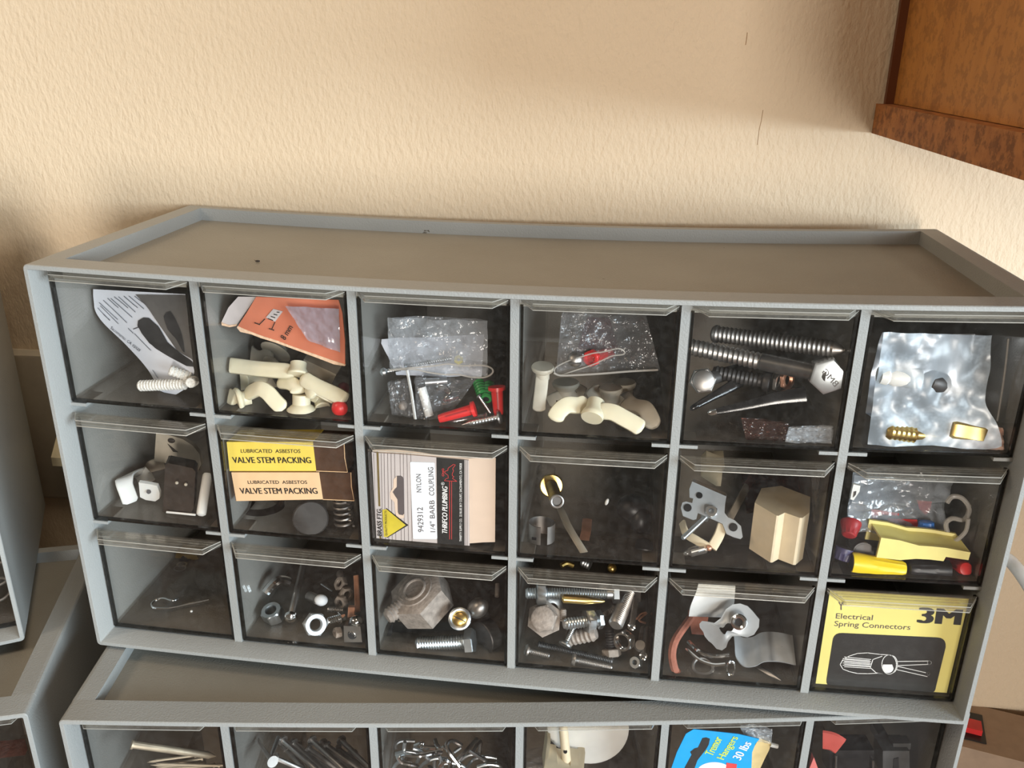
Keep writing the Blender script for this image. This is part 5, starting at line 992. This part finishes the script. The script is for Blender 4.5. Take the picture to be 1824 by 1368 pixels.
# last lower drawer
z3r = z(1420, 1270, 5.7)
def pr_(x, y, d): return PL(1420 + x / 5.7, 1270 + y / 5.7, d)
m_coral = M('coral_red_plastic', (.62, .10, .08), .4, 0, .1)
thing('coral_strap', 'coral red bent plastic strap at the upper left of the last lower drawer', 'strap', [(None, MB().strip(bez([pr_(260, 270, .030), pr_(360, 290, .028), pr_(440, 340, .026)], 10), V((0, .2, 1)), .011, .002, None, 8), m_coral)])
thing('coral_wedge', 'coral red pointed plastic wedge at the lower left of the last lower drawer', 'wedge', [(None, MB().prism([pr_(170, 450, .024), pr_(225, 600, .021), pr_(110, 600, .021)], LPN * .004), m_coral)])
def dev(label, x0, y0, x1, y1, d, mat, extra):
    q = [pr_(x0, y0, d), pr_(x1, y0, d), pr_(x1, y1, d), pr_(x0, y1, d)]
    thing('electrical_module', label, 'electrical module', [('body', MB().prism(q, LPN * .012), mat)] + extra)
dev('black boxy module in the middle of the last lower drawer', 330, 380, 780, 640, .030, m_blackg, [('metal_pin', MB().cyl(pr_(395, 430, .0285), pr_(390, 600, .0285), .0006, 6), m_steel), ('metal_pin', MB().cyl(pr_(770, 480, .0285), pr_(770, 600, .0285), .0006, 6), m_steel)])
m_gunm = M('dark_grey_plastic', (.07, .07, .07), .4, 0, .2)
dev('dark grey clip module at the right of the last lower drawer', 870, 385, 1140, 640, .026, m_gunm, [('tab', MB().prism([pr_(975, 310, .03), pr_(1155, 310, .03), pr_(1150, 370, .028), pr_(975, 370, .028)], LPN * .006), m_gunm), ('slot', MB().prism([pr_(980, 470, .0255), pr_(1030, 455, .0255), pr_(1035, 600, .0255), pr_(975, 600, .0255)], LPN * .0004), m_black)])
dev('small dark grey clip behind the two modules of the last lower drawer', 830, 230, 925, 330, .040, m_gunm, [])
CL = None
# ------------------------------------------------------------------ left cabinets: glimpses inside the drawers
LUN = MLU.to_3x3() @ V((0, 1, 0)); LLN = MLL.to_3x3() @ V((0, 1, 0))
def PU(x, y, d): return Plane(MLU @ V((0, d, 0)), LUN).px(x, y)
def PLL(x, y, d): return Plane(MLL @ V((0, d, 0)), LLN).px(x, y)
for k, (y, lb) in enumerate(((1022, 'grey wire ring, upper of two in the cabinet at the left edge'), (1050, 'grey wire ring, lower of two in the cabinet at the left edge'))):
    thing('wire_ring', lb, 'ring', [(None, ringmb(PU(-4, y, .030), V((.2, -.5, .8)), .0070, .0009), m_steel)], 'wire rings')
thing('brown_pad', 'brown pad in the drawer at the lower left corner', 'pad', [(None, MB().prism([PLL(-10, 1330, .05), PLL(40, 1325, .05), PLL(45, 1345, .04), PLL(-10, 1352, .04)], LLN * .004), m_redrub)])
# ------------------------------------------------------------------ light switch on the wall, left
def WP(x, y, z): return MW @ V((x, y, z))
m_plate = M('almond_switch_plate', (.46, .40, .30), .4, 0, .05)
cx_ = -.110; z0 = -.006; z1 = .1085
def rr2(x0, x1, za, zb2, r):
    return rrect(x0, x1, za, zb2, r, 2)
pts = rr2(cx_ - .036, cx_ + .036, z0, z1, .003); pin = rr2(cx_ - .033, cx_ + .033, z0 + .003, z1 - .003, .003)
pm = MB().loft([[WP(a, -.0002, b) for a, b in pts], [WP(a, -.003, b) for a, b in pts], [WP(a, -.0055, b) for a, b in pin]])
zc = wallp.px(88, 768).z
slot = MB().box((cx_ - .007, -.0060, zc - .012), (cx_ + .007, -.0056, zc + .012), MW)
tg = MB().loft([[WP(cx_ + a, -.0058, zc - .002 + b) for a, b in ((-.0055, -.005), (.0055, -.005), (.0055, .005), (-.0055, .005))], [WP(cx_ + a, -.020, zc - .014 + b) for a, b in ((-.0045, -.003), (.0045, -.003), (.0045, .0035), (-.0045, .0035))]])
scr = [MB().lathe(WP(cx_ , -.0055, q), WP(cx_, -.0070, q), [(0, .0030), (.0012, .0026)], 12) for q in (zc + .030, zc - .030)]
thing('light_switch', 'almond wall switch plate half hidden between the left and middle cabinets', 'light switch', [('plate', pm, m_plate), ('slot', slot, m_brownp, 'dark slot'), ('toggle', tg, M('cream_toggle', (.62, .54, .36), .35), 'cream lever'), ('plate_screw', scr[0], m_plate), ('plate_screw', scr[1], m_plate)])
# ------------------------------------------------------------------ right corner: power strip, ledge, white cable
ya = -14.4
zs = -.1400
A0 = PZ(1732, 1254, zs); d1 = (PZ(1824, 1276, zs) - A0).normalized(); nrm = V((d1.y, -d1.x, 0)); wd = abs((PZ(1716, 1330, zs) - A0).dot(nrm))
S0 = A0 - d1 * .10; m_stripb = M('tan_power_strip', (.36, .25, .17), .5, 0, .08)
def sbx(u0, u1, v0, v1, za, zb2):
    return MB().prism([S0 + d1 * u + nrm * v + V((0, 0, za - zs)) for u, v in ((u0, v0), (u1, v0), (u1, v1), (u0, v1))], (0, 0, zb2 - za))
qa = PZ(1742, 1286, zs + .0005); ua = (qa - S0).dot(d1); va = (qa - S0).dot(nrm)
us = (PZ(1738, 1275, zs) - S0).dot(d1)
u_r = (PZ(1753, 1300, zs) - S0).dot(d1); v_t = (PZ(1740, 1273, zs) - S0).dot(nrm); v_b = (PZ(1748, 1324, zs) - S0).dot(nrm)
rec = sbx(u_r - .026, u_r, v_t, v_b, zs + .0002, zs + .0008)
ur2 = (PZ(1746, 1300, zs) - S0).dot(d1); vt2 = (PZ(1735, 1292, zs) - S0).dot(nrm); vb2 = (PZ(1740, 1311, zs) - S0).dot(nrm)
rock = sbx(ur2 - .018, ur2, vt2, vb2, zs + .0008, zs + .005)
thing('power_strip', 'tan power strip with a red rocker switch at the lower right, beside the cabinets', 'power strip', [('body', sbx(0.062, .30, 0, wd, zs - .036, zs), m_stripb), ('switch_recess', rec, m_black, 'black square recess'), ('rocker_switch', rock, m_red, 'red rocker')])
led = sbx(.060, .30, -.004, wd + .05, ZB + .0002, zs - .0362)
thing('wooden_block', 'dark reddish brown wooden block under the tan power strip', 'wood block', [(None, led, m_bench)])
cb = bez([PY(1786, 990, .085), PY(1803, 1003, .080), PY(1824, 1030, .070), PY(1850, 1075, .06), PY(1880, 1150, .06)], 24)
thing('white_cable', 'white cable coming out from behind the middle cabinet at the right', 'cable', [(None, MB().tube(cb, .0036, 12), m_white)])
# dark speck on top of the middle cabinet
sp_ = PZ(459, 467, H - .0075 - .0025)
thing('dead_insect', 'tiny dark dead insect on the top of the middle cabinet', 'insect', [('body', MB().ball(sp_ + V((0, 0, .0006)), .0008, V((1, .2, 0)), (.7, .7, 1.6), 8, 6), m_brownp), ('leg', MB().tube([sp_ + V((0, 0, .0006)), sp_ + V((-.0022, .0012, .0008))], .00012, 4), m_brownp)])
